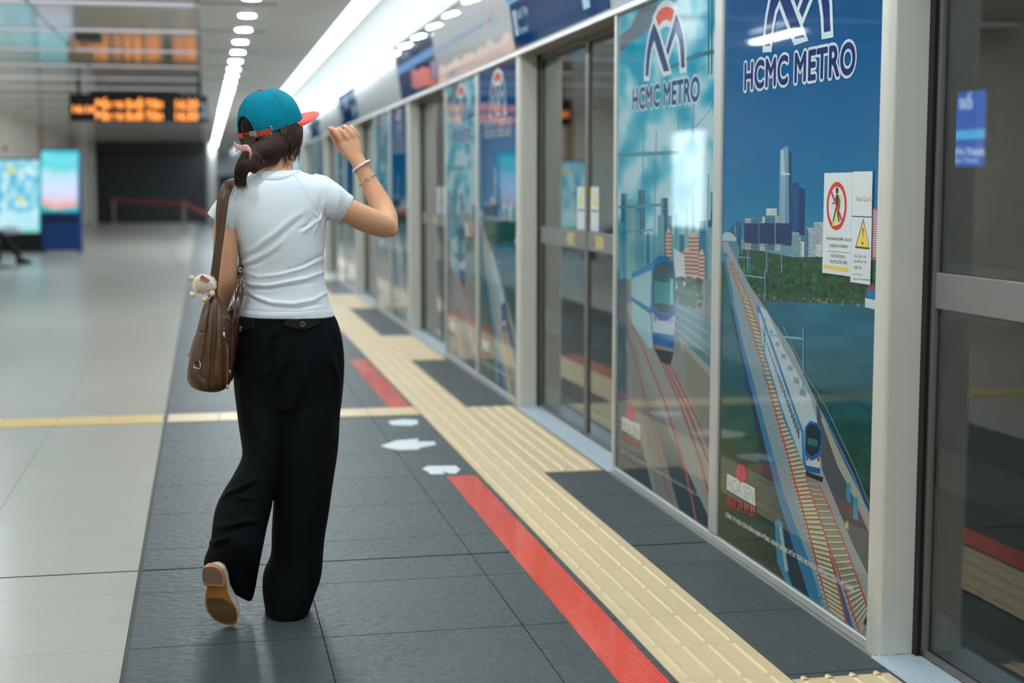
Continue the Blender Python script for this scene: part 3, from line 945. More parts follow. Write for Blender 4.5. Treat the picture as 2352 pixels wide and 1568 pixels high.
# frames and pillars (one bay, then copies) -------------------
def bay_frame():
    t = thing('screen_frame', (XP, 3.82, 0), 'pale metal frame bay around the two nearest train posters', 'door screen frame')
    X0 = XP - 0.012
    # uprights and rails
    MB().box(X0, XP + 0.03, 5.176, 5.258, 0.0285, 2.1015).build('mullion', m_fr, t, bevel=0.006)
    MB().box(X0, XP + 0.03, 3.872, 6.59, 0.0, 0.028).build('bottom_rail', m_fr, t, bevel=0.004)
    MB().box(X0, XP + 0.03, 3.872, 6.59, 2.102, 2.13).build('top_rail', m_fr, t, bevel=0.003)
    # pillar: L-shaped cladding with rounded corner, front face then return to the recessed door
    for (ya, yb, sgn) in ((3.872, 3.815, 1), (6.59, 6.635, -1)):
        r = 0.022
        pr = [(X0, ya), (X0, yb + sgn * r)]
        for i in range(1, 7):
            a_ = i / 6 * math.pi / 2
            pr.append((X0 + r - r * math.cos(a_), yb + sgn * (r - r * math.sin(a_))))
        pr += [(XG - 0.028, yb), (XG - 0.028, yb + sgn * 0.05), (XP + 0.05, ya)]
        mb = MB(); n_ = len(pr)
        mb.add([(x, y, 0.0) for x, y in pr] + [(x, y, 2.13) for x, y in pr],
               [(i, (i + 1) % n_, n_ + (i + 1) % n_, n_ + i) for i in range(n_)] + [tuple(range(n_)), tuple(range(2 * n_ - 1, n_ - 1, -1))])
        mb.build('pillar', m_col2, t)
        # black seal between the return and the glass
        MB().box(XG - 0.028, XG + 0.05, yb - 0.012 * sgn if sgn < 0 else yb - 0.03, yb + 0.03 if sgn < 0 else yb + 0.012, 0.0, 2.11).build('door_seal', m_blk, t)
    return t
bf = bay_frame()
for k in list(range(1, NB)) + [-1]:
    dup(bf, (0, PITCH * k, 0), label='pale metal frame bay around the %s pair of train posters' % (DIST[k] if 0 < k < 8 else ('farthest' if k > 0 else 'unseen rear')))

# sliding doors -----------------------------------------------
def door_pair(ye, yc, ys):
    """ye far edge, yc meeting line, ys near edge"""
    out = []
    for (a_, b_, nm, sg) in ((yc + 0.003, ye, 'far', 1), (ys, yc - 0.003, 'near', -1)):
        t = thing('sliding_door', (XG, (a_ + b_) / 2, 0.0), '', 'sliding door')
        X0, X1 = XG - 0.006, XG + 0.004
        MB().box(X0, X1, a_ + 0.02, b_ - 0.02, 0.022, 0.993).build('lower_glass', m_glass, t)
        MB().box(X0, X1, a_ + 0.02, b_ - 0.02, 1.097, 2.085).build('upper_glass', m_glass, t)
        MB().box(XG - 0.014, XG + 0.012, a_ + 0.012, b_ - 0.012, 0.995, 1.095).build('mid_rail', m_rail, t, bevel=0.003)
        s_ = MB()
        s_.box(XG - 0.016, XG + 0.014, a_, a_ + 0.028, 0.004, 2.105); s_.box(XG - 0.016, XG + 0.014, b_ - 0.028, b_, 0.004, 2.105)
        s_.box(XG - 0.016, XG + 0.014, a_, b_, 0.004, 0.022); s_.box(XG - 0.016, XG + 0.014, a_, b_, 2.085, 2.105)
        s_.build('stile', m_alu2, t)
        MB().box(X1 + 0.001, X1 + 0.003, a_ + 0.028, b_ - 0.028, 0.50, 0.61).build('black_band', m_band, t)
        # frit border
        f = MB()
        for z0, z1 in ((0.975, 0.993), (1.097, 1.125), (0.022, 0.14)):
            f.box(X1 + 0.001, X1 + 0.002, a_ + 0.028, b_ - 0.028, z0, z1)
        f.build('dark_border', mat('dark glass border', (36, 39, 41), 0.3), t)
        # chevrons on the mid rail pointing apart
        c = Art(XG - 0.0142, base=0.0004)
        cy = yc + (0.26 if nm == 'far' else -0.18)
        for q in range(3):
            y_ = cy + sg * q * 0.052
            tip = 0.035 * sg
            c.raw([(y_, 1.078), (y_ + 0.030 * sg, 1.078), (y_ + 0.030 * sg + tip, 1.045), (y_ + 0.030 * sg, 1.012), (y_, 1.012), (y_ + tip, 1.045)], (214, 196, 116), q > 0)
        c.build('chevrons', t, m_mat)
        # leaflets at the meeting edge
        c = Art(X0, base=0.0006)
        ya = yc + (0.06 if nm == 'far' else -0.05)
        d = 0.17 * sg
        c.raw([(ya, 1.10), (ya + d, 1.10), (ya + d, 1.33), (ya, 1.33)], (196, 202, 204))
        c.raw([(ya + d * .25, 1.235), (ya + d * .85, 1.235), (ya + d * .55, 1.305)], (206, 186, 80))
        c.raw([(ya + d * .1, 1.20), (ya + d * .9, 1.20), (ya + d * .9, 1.21), (ya + d * .1, 1.21)], (90, 92, 96))
        c.raw([(ya - 0.0 * d, 1.285), (ya + d * .22, 1.285), (ya + d * .22, 1.325), (ya, 1.325)], (216, 190, 60))
        c.build('safety_leaflet', t, m_mat)
        out.append(t)
    return out
m_rail = mat('door rail metal', (128, 127, 125), 0.45, 0.3)
m_alu2 = mat('door stile metal', (120, 119, 114), 0.4, 0.5)
ye, yc, ys = 8.715, 7.60, 6.66
ye, yc, ys = ye - PITCH, yc - PITCH, ys - PITCH
dp = door_pair(ye, yc, ys)
dp[0]['label'] = 'dark glass sliding door leaf at the right edge of the picture, beside the big metal pillar'
dp[1]['label'] = 'rear glass sliding door leaf of the nearest doorway beyond the right edge'
for k in list(range(1, NB)) + [-1]:
    nm = {1: 'doorway left of the two sharp train posters', 2: 'second blurred doorway along the wall', 3: 'third blurred doorway along the wall', 4: 'fourth blurred doorway along the wall', 5: 'fifth blurred doorway along the wall', 6: 'sixth doorway along the wall', 7: 'seventh doorway along the wall', 8: 'farthest doorway along the wall', -1: 'doorway behind the camera'}[k]
    dup(dp[0], (0, PITCH * k, 0), label='glass sliding door leaf on the left half of the ' + nm)
    dup(dp[1], (0, PITCH * k, 0), label='glass sliding door leaf on the right half of the ' + nm)
# sills and ribs
def sill(y0, y1):
    mb = MB()
    mb.box(1.832, 2.2, y0, y1, -0.03, -0.002)
    for i in range(9):
        x = 1.838 + i * 0.016
        mb.box(x, x + 0.008, y0, y1, -0.002, 0.0012)
    return mb
for k in range(-1, NB):
    a_, b_ = 6.635 - PITCH + PITCH * k, 3.815 + PITCH * k
    o = sill(a_, b_).build('door_sill', m_sill, origin=(1.9, (a_ + b_) / 2, 0))
    nm = ['nearest doorway at the bottom right corner', 'doorway left of the two sharp posters', 'second blurred doorway', 'third blurred doorway', 'fourth blurred doorway', 'fifth blurred doorway', 'sixth doorway', 'seventh doorway', 'farthest doorway']
    props(o, 'ribbed pale metal threshold of the ' + (nm[k] if k >= 0 else 'doorway behind the camera'), 'threshold')
    # platform infill under the posters
    o = MB().box(1.832, 1.90, b_, a_ + PITCH, -0.03, 0.0)
    struct('trim_6', o, mat('platform edge strip', (118, 120, 118), 0.6))
    # soffit over the recess
# header ------------------------------------------------------
HB = (1.845, 2.13); HT = (1.772, 2.612)
hd = MB()
pr = [HB, HT, (1.80, 2.63), (2.3, 2.63), (2.3, 3.4), (2.34, 3.4), (2.34, 2.11), (XG + 0.05, 2.11), (XG + 0.05, 2.13)]
hd.add([(x, YB, z) for x, z in pr] + [(x, YE, z) for x, z in pr], [(i, (i + 1) % 9, 9 + (i + 1) % 9, 9 + i) for i in range(9)] + [tuple(range(9)), tuple(range(17, 8, -1))])
m_head = mat('header fascia panel', (188, 193, 196), 0.10, 0.0, spec=0.6)
struct('trim_7', hd, m_head)
struct('trim_8', MB().box(HB[0] - 0.006, HB[0] + 0.012, YB, YE, HB[1] - 0.022, HB[1] - 0.0005), mat('header lip metal', (196, 196, 192), 0.3, 0.5))
struct('trim_9', MB().box(HB[0] + 0.014, XG + 0.04, YB, YE, HB[1] - 0.02, HB[1] - 0.0005), mat('recess soffit', (150, 144, 130), 0.5))
struct('trim_10', MB().box(HT[0] - 0.012, HT[0] + 0.002, YB, YE, HT[1] - 0.004, HT[1] + 0.012), mat('header top edge', (130, 140, 132), 0.4, 0.5))
tilt = (HB[0] - HT[0]) / (HT[1] - HB[1])
def HP(y, v):   # v 0 bottom .. 1 top of fascia
    return Vector((lerp(HB[0], HT[0], v), y, lerp(HB[1], HT[1], v)))
nrm = Vector((-math.cos(math.atan(tilt)), 0, -math.sin(math.atan(tilt))))
class Fascia:
    def __init__(s): s.mb = MB(); s.k = 0
    def rect(s, y0, y1, v0, v1, c, same=False):
        if not same: s.k += 1
        o = nrm * (0.0015 + 0.0002 * s.k)
        s.mb.poly([HP(y0, v0) + o, HP(y1, v0) + o, HP(y1, v1) + o, HP(y0, v1) + o], 0, c)
    def poly(s, P, c, same=False):
        if not same: s.k += 1
        o = nrm * (0.0015 + 0.0002 * s.k)
        s.mb.poly([HP(y, v) + o for y, v in P], 0, c)
    def text(s, t, yl, yr, v0, v1, c, bold=0.01):
        s.k += 1
        o = nrm * (0.0015 + 0.0002 * s.k)
        put_text(s.mb, t, HP(yl, v0), HP(yr, v0), HP(yl, v1), bold, c, o)
def blue_sign(yn, yf, kind, label):
    t = thing('station_sign', HP((yn + yf) / 2, 0.5), label, 'sign')
    f = Fascia()
    f.rect(yf, yn, 0.03, 0.985, [(0, 62, 116), (0, 62, 116), (24, 52, 100), (24, 52, 100)] if kind == 1 else [(22, 52, 108), (22, 52, 108), (40, 62, 100), (40, 62, 100)])
    f.mb.build('panel', m_prn, t, color=True)
    k0 = f.k
    g = Fascia(); g.k = k0 + 1
    if kind == 1:
        g.rect(yf + 0.06, yn, 0.60, 0.70, (0, 120, 180)); g.rect(yf + 0.06, yn, 0.575, 0.60, (90, 165, 195)); g.rect(yf + 0.06, yn, 0.70, 0.72, (70, 150, 190))
        w_ = (yf - yn)
        g.rect(yf - w_ * 0.42, yf - w_ * 0.50, 0.42, 0.78, (168, 186, 196))
        g.rect(yf - 0.06, yf - 0.15, 0.18, 0.48, (150, 176, 196)); g.text('L1', yf - 0.075, yf - 0.135, 0.26, 0.40, (0, 62, 116))
        g.text('Suối Tiên', yf - 0.18, yf - 0.46, 0.36, 0.48, (150, 180, 200)); g.text('Terminal', yf - 0.18, yf - 0.40, 0.18, 0.26, (150, 180, 200))
        g.rect(yf - w_ * .78, yf - w_ * .84, 0.12, 0.44, (150, 190, 206)); g.text('01', yf - w_ * .79, yf - w_ * .83, 0.22, 0.34, (0, 62, 116))
        g.text('Ba Son', yf - w_ * .855, yn + 0.03, 0.24, 0.36, (150, 180, 200), 0.03)
        g.text('Ga', yf - 0.18, yf - 0.25, 0.86, 0.95, (150, 180, 200))
    else:
        g.rect(yf, yn, 0.50, 0.64, (0, 112, 176))
        g.text('Ga', yf - .5, yf - .9, 0.72, 0.84, (120, 140, 170))
        g.poly([(yf - 1.0, 0.10), (yf - 1.9, 0.08), (yf - 1.9, 0.34), (yf - 1.5, 0.42), (yf - 1.0, 0.36)], (200, 70, 60))
        g.poly([(yf - 0.8, 0.14), (yf - 1.2, 0.12), (yf - 1.2, 0.44), (yf - 0.9, 0.46)], (176, 60, 80))
        g.rect(yf - 2.0, yf - 2.35, 0.15, 0.42, (120, 96, 130))
    g.mb.build('lettering', m_mat, t, color=True)
    return t
def map_sign(yn, yf, label, seed=1):
    t = thing('route_map_sign', HP((yn + yf) / 2, 0.5), label, 'sign')
    f = Fascia()
    f.rect(yf, yn, 0.03, 0.99, [(190, 190, 194), (190, 190, 194), (196, 200, 204), (196, 200, 204)])
    f.mb.build('panel', m_prn, t, color=True)
    g = Fascia(); g.k = 2
    L = yf - yn
    # pink skyline along the bottom
    pts = [(yf - 0.05, 0.14)]
    rnd = random.Random(seed)
    for i in range(24):
        pts.append((yf - 0.05 - (L - 0.1) * i / 23, 0.20 + 0.10 * rnd.random()))
    pts.append((yn + 0.05, 0.14))
    g.poly(pts, (206, 182, 172))
    g.rect(yf - 0.05, yn + L * .20, 0.515, 0.53, (40, 130, 180))
    g.k += 1
    for i in range(14):
        y = yf - 0.12 - (L * .74) * i / 13
        g.rect(y, y - 0.05, 0.49, 0.56, (40, 110, 170) if i != 12 else (210, 100, 90), True)
        g.rect(y - 0.01, y - 0.03, 0.58, 0.80, (176, 182, 188), True)
    g.rect(yn + L * .19, yn + L * .17, 0.40, 0.66, (120, 146, 150))
    g.mb.build('route_print', m_mat, t, color=True)
blue_sign(6.66, 8.78, 1, 'blue station name sign on the fascia right above the nearest blurred glass doorway')
map_sign(8.80, 11.72, 'white route map sign left of the large blue station sign')
blue_sign(11.76, 14.0, 2, 'small blue and red sign on the fascia between the white map and blank panels')
blue_sign(18.0, 20.2, 1, 'distant blue sign on the fascia behind the blank pale panels')
blue_sign(23.9, 26.0, 1, 'farthest blue sign on the fascia, just right of the cap brim')
# fascia joints
for y in (4.0, 6.62, 14.04, 16.0, 17.96, 20.3, 23.8):
    struct('trim_11', MB().add([HP(y, 0) + nrm * 0.0006, HP(y + .008, 0) + nrm * 0.0006, HP(y + .008, 1) + nrm * 0.0006, HP(y, 1) + nrm * 0.0006], [(0, 1, 2, 3)]), mat('panel gap', (120, 124, 126), 0.5))

# warning stickers on the near poster --------------------------
def sticker_no_crossing():
    t = thing('warning_sign', (XP - 0.01, 4.16, 1.22), 'white no-crossing sign with a red circle on the nearest poster', 'sign')
    X = XP - 0.0048
    MB().box(X, XP - 0.0036, 4.056, 4.258, 1.068, 1.372).build('plate', mat('white sticker', (206, 212, 212), 0.3), t)
    def q(x, y): return (1880 + x * .1913, 380 + y * .1913)
    a = Art(X, base=0.0004)
    cx, cz, R = 4.163, 1.273, 0.072
    def circ(r, n=48, sx=1.0): return [(cx + r * sx * math.cos(2 * math.pi * i / n), cz + r * math.sin(2 * math.pi * i / n)) for i in range(n)]
    P0 = circ(0.058); P1 = circ(R)
    # fill ring
    a.k += 1
    for i in range(48):
        j = (i + 1) % 48
        a.raw([P0[i], P0[j], P1[j], P1[i]], (200, 50, 46), True)
    a.raw([(cx - .040, cz + .035), (cx - .022, cz + .035), (cx + .030, cz - .060), (cx + .005, cz - .060)], (214, 206, 96))
    # walking figure
    dk = (52, 42, 38)
    a.k += 1
    a.raw([(cx - .002 + .010 * math.cos(i * .5236), cz + .046 + .010 * math.sin(i * .5236)) for i in range(12)], dk, True)
    a.raw([(cx + .004, cz + .034), (cx - .012, cz + .034), (cx - .016, cz - .004), (cx + .004, cz - .004)], dk, True)
    a.k += 1
    a.raw([(cx + .004, cz + .032), (cx + .022, cz + .004), (cx + .030, cz + .006), (cx + .028, cz + .012), (cx + .020, cz + .010), (cx + .004, cz + .020)], dk, True)
    a.raw([(cx - .012, cz + .032), (cx - .026, cz + .018), (cx - .024, cz - .010), (cx - .018, cz - .010), (cx - .018, cz + .016)], dk, True)
    a.raw([(cx + .004, cz), (cx - .006, cz), (cx + .018, cz - .048), (cx + .026, cz - .046)], dk, True)
    a.k += 1
    a.raw([(cx - .014, cz), (cx + .002, cz), (cx - .016, cz - .048), (cx - .024, cz - .046)], dk, True)
    a.raw([(cx + .046, cz + .042), (cx + .040, cz + .050), (cx - .046, cz - .040), (cx - .040, cz - .048)], (200, 50, 46))
    t1 = (64, 66, 70)
    a.text('KHÔNG BƯỚC QUA', q(102, 890), q(394, 914), q(102, 848), t1, 0.015)
    a.text('VẠCH VÀNG', q(133, 985), q(355, 1003), q(133, 930), t1, 0.015)
    a.poly([q(108, 1028), q(380, 1053), q(380, 1048), q(108, 1023)], t1)
    a.text('NO CROSSING', q(152, 1098), q(323, 1114), q(152, 1062), t1, 0.0)
    a.text('THE YELLOW LINE', q(134, 1170), q(345, 1188), q(134, 1130), t1, 0.0)
    a.raw([(4.247, 1.082), (4.068, 1.080), (4.068, 1.092), (4.247, 1.094)], (222, 186, 92))
    a.build('print', t, m_mat)
    # right-hand column of two small plates
    t = thing('door_number_sign', (XP - 0.01, 3.99, 1.31), 'small white sign with red door number text right of the no-crossing sign', 'sign')
    MB().box(X, XP - 0.0036, 3.924, 4.054, 1.246, 1.374).build('plate', mat('white sticker', (206, 212, 212), 0.3), t)
    a = Art(X, base=0.0004)
    a.text('Toa 3 Cửa 3', q(450, 430), q(628, 432), q(450, 372), (206, 84, 78), 0.0)
    a.build('print', t, m_mat)
    t = thing('warning_sign', (XP - 0.01, 3.99, 1.15), 'small white sign with yellow warning triangle below the red door number', 'sign')
    MB().box(X, XP - 0.0036, 3.922, 4.054, 1.052, 1.243).build('plate', mat('white sticker', (206, 212, 212), 0.3), t)
    a = Art(X, base=0.0004)
    a.poly([q(440, 990), q(615, 1008), q(540, 632)], (88, 72, 64))
    a.poly([q(455, 968), q(606, 984), q(540, 668)], (224, 196, 86))
    a.poly([q(535, 890), q(543, 760), q(536, 738), q(528, 760)], (88, 72, 56))
    a.poly([q(530 + 9 * math.cos(i * .7854), 932 + 20 * math.sin(i * .7854)) for i in range(8)], (88, 72, 56))
    for s_, y, x1 in (('Chú Ý Khe Hở', 1105, 570), ('giữa Đoàn Tàu', 1175, 574), ('và Ke Ga', 1238, 512)):
        a.text(s_, q(424, y), q(x1, y + 8), q(424, y - 44), (70, 72, 76), 0.0)
    a.text('Mind The Gap', q(418, 1318), q(518, 1326), q(418, 1292), (70, 72, 76), 0.0)
    a.text('between Train and Platform', q(416, 1368), q(624, 1386), q(416, 1342), (70, 72, 76), 0.0)
    a.build('print', t, m_mat)
sticker_no_crossing()

# sign beyond the tracks ---------------------------------------
t = thing('trackside_sign', (5.93, 10.4, 1.3), 'glowing blue sign across the track, seen through the near door glass', 'sign')
def far_sign():
    X = 5.93
    p0 = WX(2178, 205, X); p1 = WX(2271, 202, X); p2 = WX(2265, 384, X)
    yl, yr, zt, zb = p0.y, p1.y, p1.z, p2.z
    MB().box(X, X + 0.069, yr, yl, zb, zt).build('housing', m_blk, t, bevel=0.01)
    a = Art(X, base=0.002)
    a.raw([(yl - .01, zb + .01), (yr + .02, zb + .01), (yr + .02, zt - .01), (yl - .01, zt - .01)], (0, 84, 190))
    zc = WX(2240, 308, X).z
    a.raw([(yl - .01, zc - .035), (yr + .02, zc - .035), (yr + .02, zc + .035), (yl - .01, zc + .035)], (60, 180, 236))
    a.text('số', (2206, 250), (2234, 250), (2206, 212), (220, 235, 255), 0.03)
    a.text('Bến Thành', (2192, 357), (2262, 357), (2192, 336), (220, 235, 255), 0.02)
    a.text('Ben Thanh', (2192, 373), (2248, 373), (2192, 362), (220, 235, 255), 0.0)
    a.build('lit_face', t, m_scr)
far_sign()
# ============================================================ FLOOR MARKINGS
m_tac = mat('tactile cream tile', (206, 182, 142), 0.45, var=(2.0, 0.03))
m_tac2 = mat('tactile cream tile joint', (150, 136, 104), 0.7)
m_tac3 = mat('orange cream strip', (204, 174, 112), 0.45)
def bar(mb, x, y0, y1, w=0.021, h=0.0045, z=0.0035):
    xa, xb = x - w / 2, x + w / 2; t = 0.006
    vs = [(xa, y0, z), (xb, y0, z), (xb, y1, z), (xa, y1, z), (xa + t, y0 + t, z + h), (xb - t, y0 + t, z + h), (xb - t, y1 - t, z + h), (xa + t, y1 - t, z + h)]
    mb.add(vs, [(4, 5, 6, 7), (0, 1, 5, 4), (1, 2, 6, 5), (2, 3, 7, 6), (3, 0, 4, 7)])
def tactile(x0, x1, y0, y1, label, ribs=True, joint=0.3):
    mb = MB()
    nx = max(1, round((x1 - x0) / 0.3)); ny = max(1, math.ceil((y1 - y0) / joint - 1e-6))
    for i in range(nx):
        xa = x0 + (x1 - x0) * i / nx; xb = x0 + (x1 - x0) * (i + 1) / nx
        for j in range(ny):
            ya = y0 + joint * j; yb = min(y1, ya + joint)
            mb.box(xa + 0.001, xb - 0.001, ya + 0.001, yb - 0.001, 0.0, 0.0035)
            if ribs and ya < 34:
                for q in range(4):
                    xx = xa + (xb - xa) * (q + 0.5) / 4
                    bar(mb, xx, ya + 0.012, yb - 0.012)
    o = mb.build('tactile_paving', m_tac, origin=((x0 + x1) / 2, y0, 0))
    return props(o, label, 'tactile paving')
tactile(1.225, 1.53, 2.205, 56.0, 'long cream ribbed guiding strip running along the platform beside the red tape')
tactile(1.532, 1.815, 1.55, 3.66, 'cream ribbed landing at the bottom right corner before the nearest doorway')
tactile(1.532, 1.815, 6.655, 8.75, 'cream ribbed landing in front of the doorway left of the sharp posters')
tactile(1.532, 1.815, 11.25, 13.15, 'blurred cream landing in front of the second doorway')
tactile(1.532, 1.815, 16.25, 18.4, 'blurred cream landing in front of the third doorway')
tactile(1.532, 1.815, 21.3, 23.4, 'blurred cream landing in front of the fourth doorway')
def cross_strip(x0, x1, m, label):
    mb = MB(); n_ = round((x1 - x0) / 0.3)
    for i in range(n_):
        a_ = x0 + (x1 - x0) * i / n_; b_ = x0 + (x1 - x0) * (i + 1) / n_
        mb.box(a_ + 0.0025, b_ - 0.0025, 8.53, 8.82, 0.0, 0.004)
    return props(mb.build('tactile_paving', m, origin=(x0, 8.6, 0)), label, 'tactile paving')
cross_strip(-4.4, -0.256, m_tac3, 'thin orange-cream strip crossing the pale concourse floor')
cross_strip(-0.232, 1.22, m_tac, 'thin cream strip crossing the dark floor behind the woman')
# red tape
m_red = bpy.data.materials.new('red prismatic tape'); m_red.use_nodes = True
_g = NG(m_red); _nt = m_red.node_tree; _b = _nt.nodes['Principled BSDF']
_tc = _nt.nodes.new('ShaderNodeTexCoord'); _sp = _nt.nodes.new('ShaderNodeSeparateXYZ'); _nt.links.new(_tc.outputs['Object'], _sp.inputs[0])
_u = _g.math('PINGPONG', _sp.outputs[0], 0.0055); _v = _g.math('PINGPONG', _sp.outputs[1], 0.012)
_h = _g.math('ADD', _g.math('MULTIPLY', _u, 0.7), _g.math('MULTIPLY', _g.math('PINGPONG', _g.math('ADD', _sp.outputs[0], _sp.outputs[1]), 0.006), 0.35))
_n = _g.noise(_tc.outputs['Object'], 55, 3)
_h = _g.math('ADD', _h, _g.math('MULTIPLY', _n, 0.008))
_bp = _nt.nodes.new('ShaderNodeBump'); _bp.inputs['Strength'].default_value = 1.0; _bp.inputs['Distance'].default_value = 0.6
_nt.links.new(_h, _bp.inputs['Height']); _nt.links.new(_bp.outputs[0], _b.inputs['Normal'])
_b.inputs['Base Color'].default_value = (*lin((242, 50, 14)), 1); _b.inputs['Roughness'].default_value = 0.12
_b.inputs['Coat Weight'].default_value = 0.6; _b.inputs['Coat Roughness'].default_value = 0.08
for (y0, y1, lb) in ((2.0, 6.66, 'glossy red floor tape nearest the camera beside the cream ribbed strip'), (8.83, 11.40, 'blurred red floor tape right of the woman\'s hip'), (13.3, 16.2, 'distant red floor tape hidden behind the woman')):
    o = MB().box(1.07, 1.205, y0, y1, 0.0, 0.0012).build('floor_tape', m_red, origin=(1.14, y0, 0)); props(o, lb, 'floor tape')
# arrows
m_wp = mat('white floor film', (206, 212, 214), 0.5)
def floor_px(pts, name, label, cat, m):
    P = [WZ(860 + x * .4261, 900 + y * .4261, 0.0) for x, y in pts]
    mb = MB(); n_ = len(P)
    mb.add([(p.x, p.y, 0.0004) for p in P] + [(p.x, p.y, 0.0014) for p in P], [tuple(range(n_, 2 * n_))] + [(i, (i + 1) % n_, n_ + (i + 1) % n_, n_ + i) for i in range(n_)])
    return props(mb.build(name, m, origin=tuple(P[0])), label, cat)
floor_px([(35, 290), (120, 262), (240, 252), (228, 268), (325, 268), (331, 285), (250, 300), (236, 310), (130, 313), (70, 302)], 'floor_arrow', 'large white arrow on dark floor pointing left toward the woman', 'floor arrow', m_wp)
floor_px([(258, 415), (285, 400), (440, 398), (463, 418), (440, 440), (405, 440), (380, 430), (365, 432), (385, 443), (300, 443), (290, 430)], 'floor_arrow', 'bent white arrow on the dark floor just above the end of the red tape', 'floor arrow', m_wp)
floor_px([(72, 160), (150, 148), (230, 152), (236, 172), (200, 181), (95, 178)], 'floor_arrow', 'small far white arrow below the thin cream cross strip', 'floor arrow', m_wp)

# ============================================================ FAR CONCOURSE OBJECTS
m_sgn = mat('black sign housing', (16, 16, 17), 0.4)
YS = 24.0
t = thing('hanging_sign', W(318, 215, YS), 'black hanging departure board with two rows of orange dot lettering', 'sign')
bl, tr = W(160, 278, YS), W(477, 219, YS)
MB().box(bl.x, tr.x, YS, YS + 0.16, bl.z, tr.z).build('housing', m_sgn, t, bevel=0.01)
MB().box(W(200, 0, YS).x, W(408, 0, YS).x, YS + 0.03, YS + 0.13, tr.z, tr.z + 0.05).build('top_cap', m_sgn, t)
for px in (180, 458):
    x = W(px, 200, YS).x
    MB().box(x - 0.028, x + 0.028, YS + 0.05, YS + 0.11, tr.z, ZC - 0.0).build('hanger', m_sgn, t)
g = MB()
LE = (255, 150, 60)
def sgt(s_, x0, x1, yb, yt, c=LE, b=0.035):
    put_text(g, s_, W(x0, yb, YS) - Vector((0, .003, 0)), W(x1, yb, YS) - Vector((0, .003, 0)), W(x0, yt, YS) - Vector((0, .003, 0)), b, c)
sgt('16:16', 168, 217, 258, 243)
g.build('clock_digits', m_led, t, color=True)
for r in (0, 1):
    g = MB(); sgt('Bến xe Suối Tiên', 221, 373, 248 + 27 * r, 225.5 + 27 * r); g.build('destination_lettering', m_led, t, color=True)
    g = MB(); sgt('16:20' if r == 0 else '16:30', 404, 454, 249.5 + 26.5 * r, 230 + 26.5 * r); g.build('departure_time', m_led, t, color=True)
g = MB()
sgt('2', 461, 475, 268, 238, (150, 156, 176), 0.03)
g.build('platform_number', m_mat, t, color=True)

# kiosk with bright screen
YK = 31.4
t = thing('information_kiosk', (-2.86, YK, 0), 'tall blue kiosk with a bright turquoise and pink upright screen', 'kiosk')
kx0, kx1 = W(92, 400, YK).x, W(184, 400, YK).x
m_kb = mat('kiosk blue shell', (0, 62, 128), 0.4)
MB().box(kx0, kx1, YK, YK + 0.22, 0.04, W(100, 343, YK).z).build('body', m_kb, t, bevel=0.02)
MB().box(kx0, kx0 + 0.09, YK - 0.03, YK + 0.3, 0.0, 0.05).build('foot', m_kb, t); MB().box(kx1 - 0.09, kx1, YK - 0.03, YK + 0.3, 0.0, 0.05).build('foot', m_kb, t)
MB().box(kx0 + 0.02, kx1 - 0.06, YK - 0.012, YK, W(0, 511, YK).z, W(0, 497, YK).z).build('card_slot', mat('dark navy plastic', (6, 22, 62), 0.4), t)
s_ = MB()
def scrgrid(x0, x1, y0, y1, Y, fn, nx=16, ny=28):
    mb = MB()
    vs = []; cols = []
    for j in range(ny + 1):
        for i in range(nx + 1):
            u, v = i / nx, j / ny
            p = W(lerp(x0, x1, u), lerp(y0, y1, v), Y)
            vs.append((p.x, Y, p.z)); cols.append(fn(u, v))
    n_ = nx + 1
    mb.add(vs, [(j * n_ + i, j * n_ + i + 1, (j + 1) * n_ + i + 1, (j + 1) * n_ + i) for j in range(ny) for i in range(nx)], 0, cols)
    return mb
def f_k(u, v):
    n_ = mnoise.noise(Vector((u * 3, v * 4, 2)))
    c = ramp([(0, (60, 196, 210)), (.12, (120, 220, 232)), (.24, (84, 210, 214)), (.36, (176, 220, 240)), (.6, (206, 220, 248)), (.78, (214, 206, 232)), (.84, (236, 170, 172)), (.90, (240, 170, 150)), (.94, (60, 180, 190)), (1, (50, 170, 170))], v + n_ * .06 * (v > .3) + 0.03 * math.cos(u * 5))
    if u < .05 or u > .95: c = lc(c, (60, 190, 210), .7)
    return c
scrgrid(94, 180, 346, 487, YK - 0.004, f_k).build('screen', m_scr, t, color=True)
a = MB(); a.poly([W(122, 390, YK - .006), W(132, 397, YK - .006), W(122, 403, YK - .006)], 0, (176, 200, 96)); a.build('cursor_icon', m_scr, t, color=True)
YM = 31.9
t = thing('map_lightbox', (-3.66, YM, 0), 'wide backlit map board in pale blue with yellow icons at the left edge', 'light box')
mx0, mx1 = -4.38, W(93, 400, YM).x
MB().box(mx0, mx1, YM, YM + 0.16, 0.0, W(0, 363, YM).z).build('cabinet', m_sgn, t, bevel=0.01)
def f_m(u, v):
    n_ = mnoise.noise(Vector((u * 7, v * 9, 5))) + .6 * mnoise.noise(Vector((u * 16, v * 18, 1)))
    c = lc((64, 170, 214), (206, 236, 232), .5 + n_ * .9)
    if v > .72: c = lc(c, (190, 232, 238), .8)
    if v > .95: c = lc(c, (90, 190, 180), .6)
    if u > .96: c = (70, 196, 200)
    return c
xl = 468 - 3400 * 3.97 / YM
scrgrid(-32, 92, 367, 534, YM - 0.004, f_m, 40, 44).build('lit_map', m_scr, t, color=True)
for (x, y) in ((26, 393), (49, 459)):
    c = MB(); c.poly([W(x + 9.5 * math.cos(i * .5236), y + 9 * math.sin(i * .5236) * (0.8 if math.sin(i * .5236) > 0 else 1.1), YM - .008) for i in range(12)], 0, (206, 212, 120)); c.build('map_icon', m_scr, t, color=True)
    c = MB(); c.poly([W(x + 4 * math.cos(i * .7854), y + 3.5 * math.sin(i * .7854), YM - .010) for i in range(8)], 0, (190, 200, 190)); c.build('map_icon', m_scr, t, color=True)
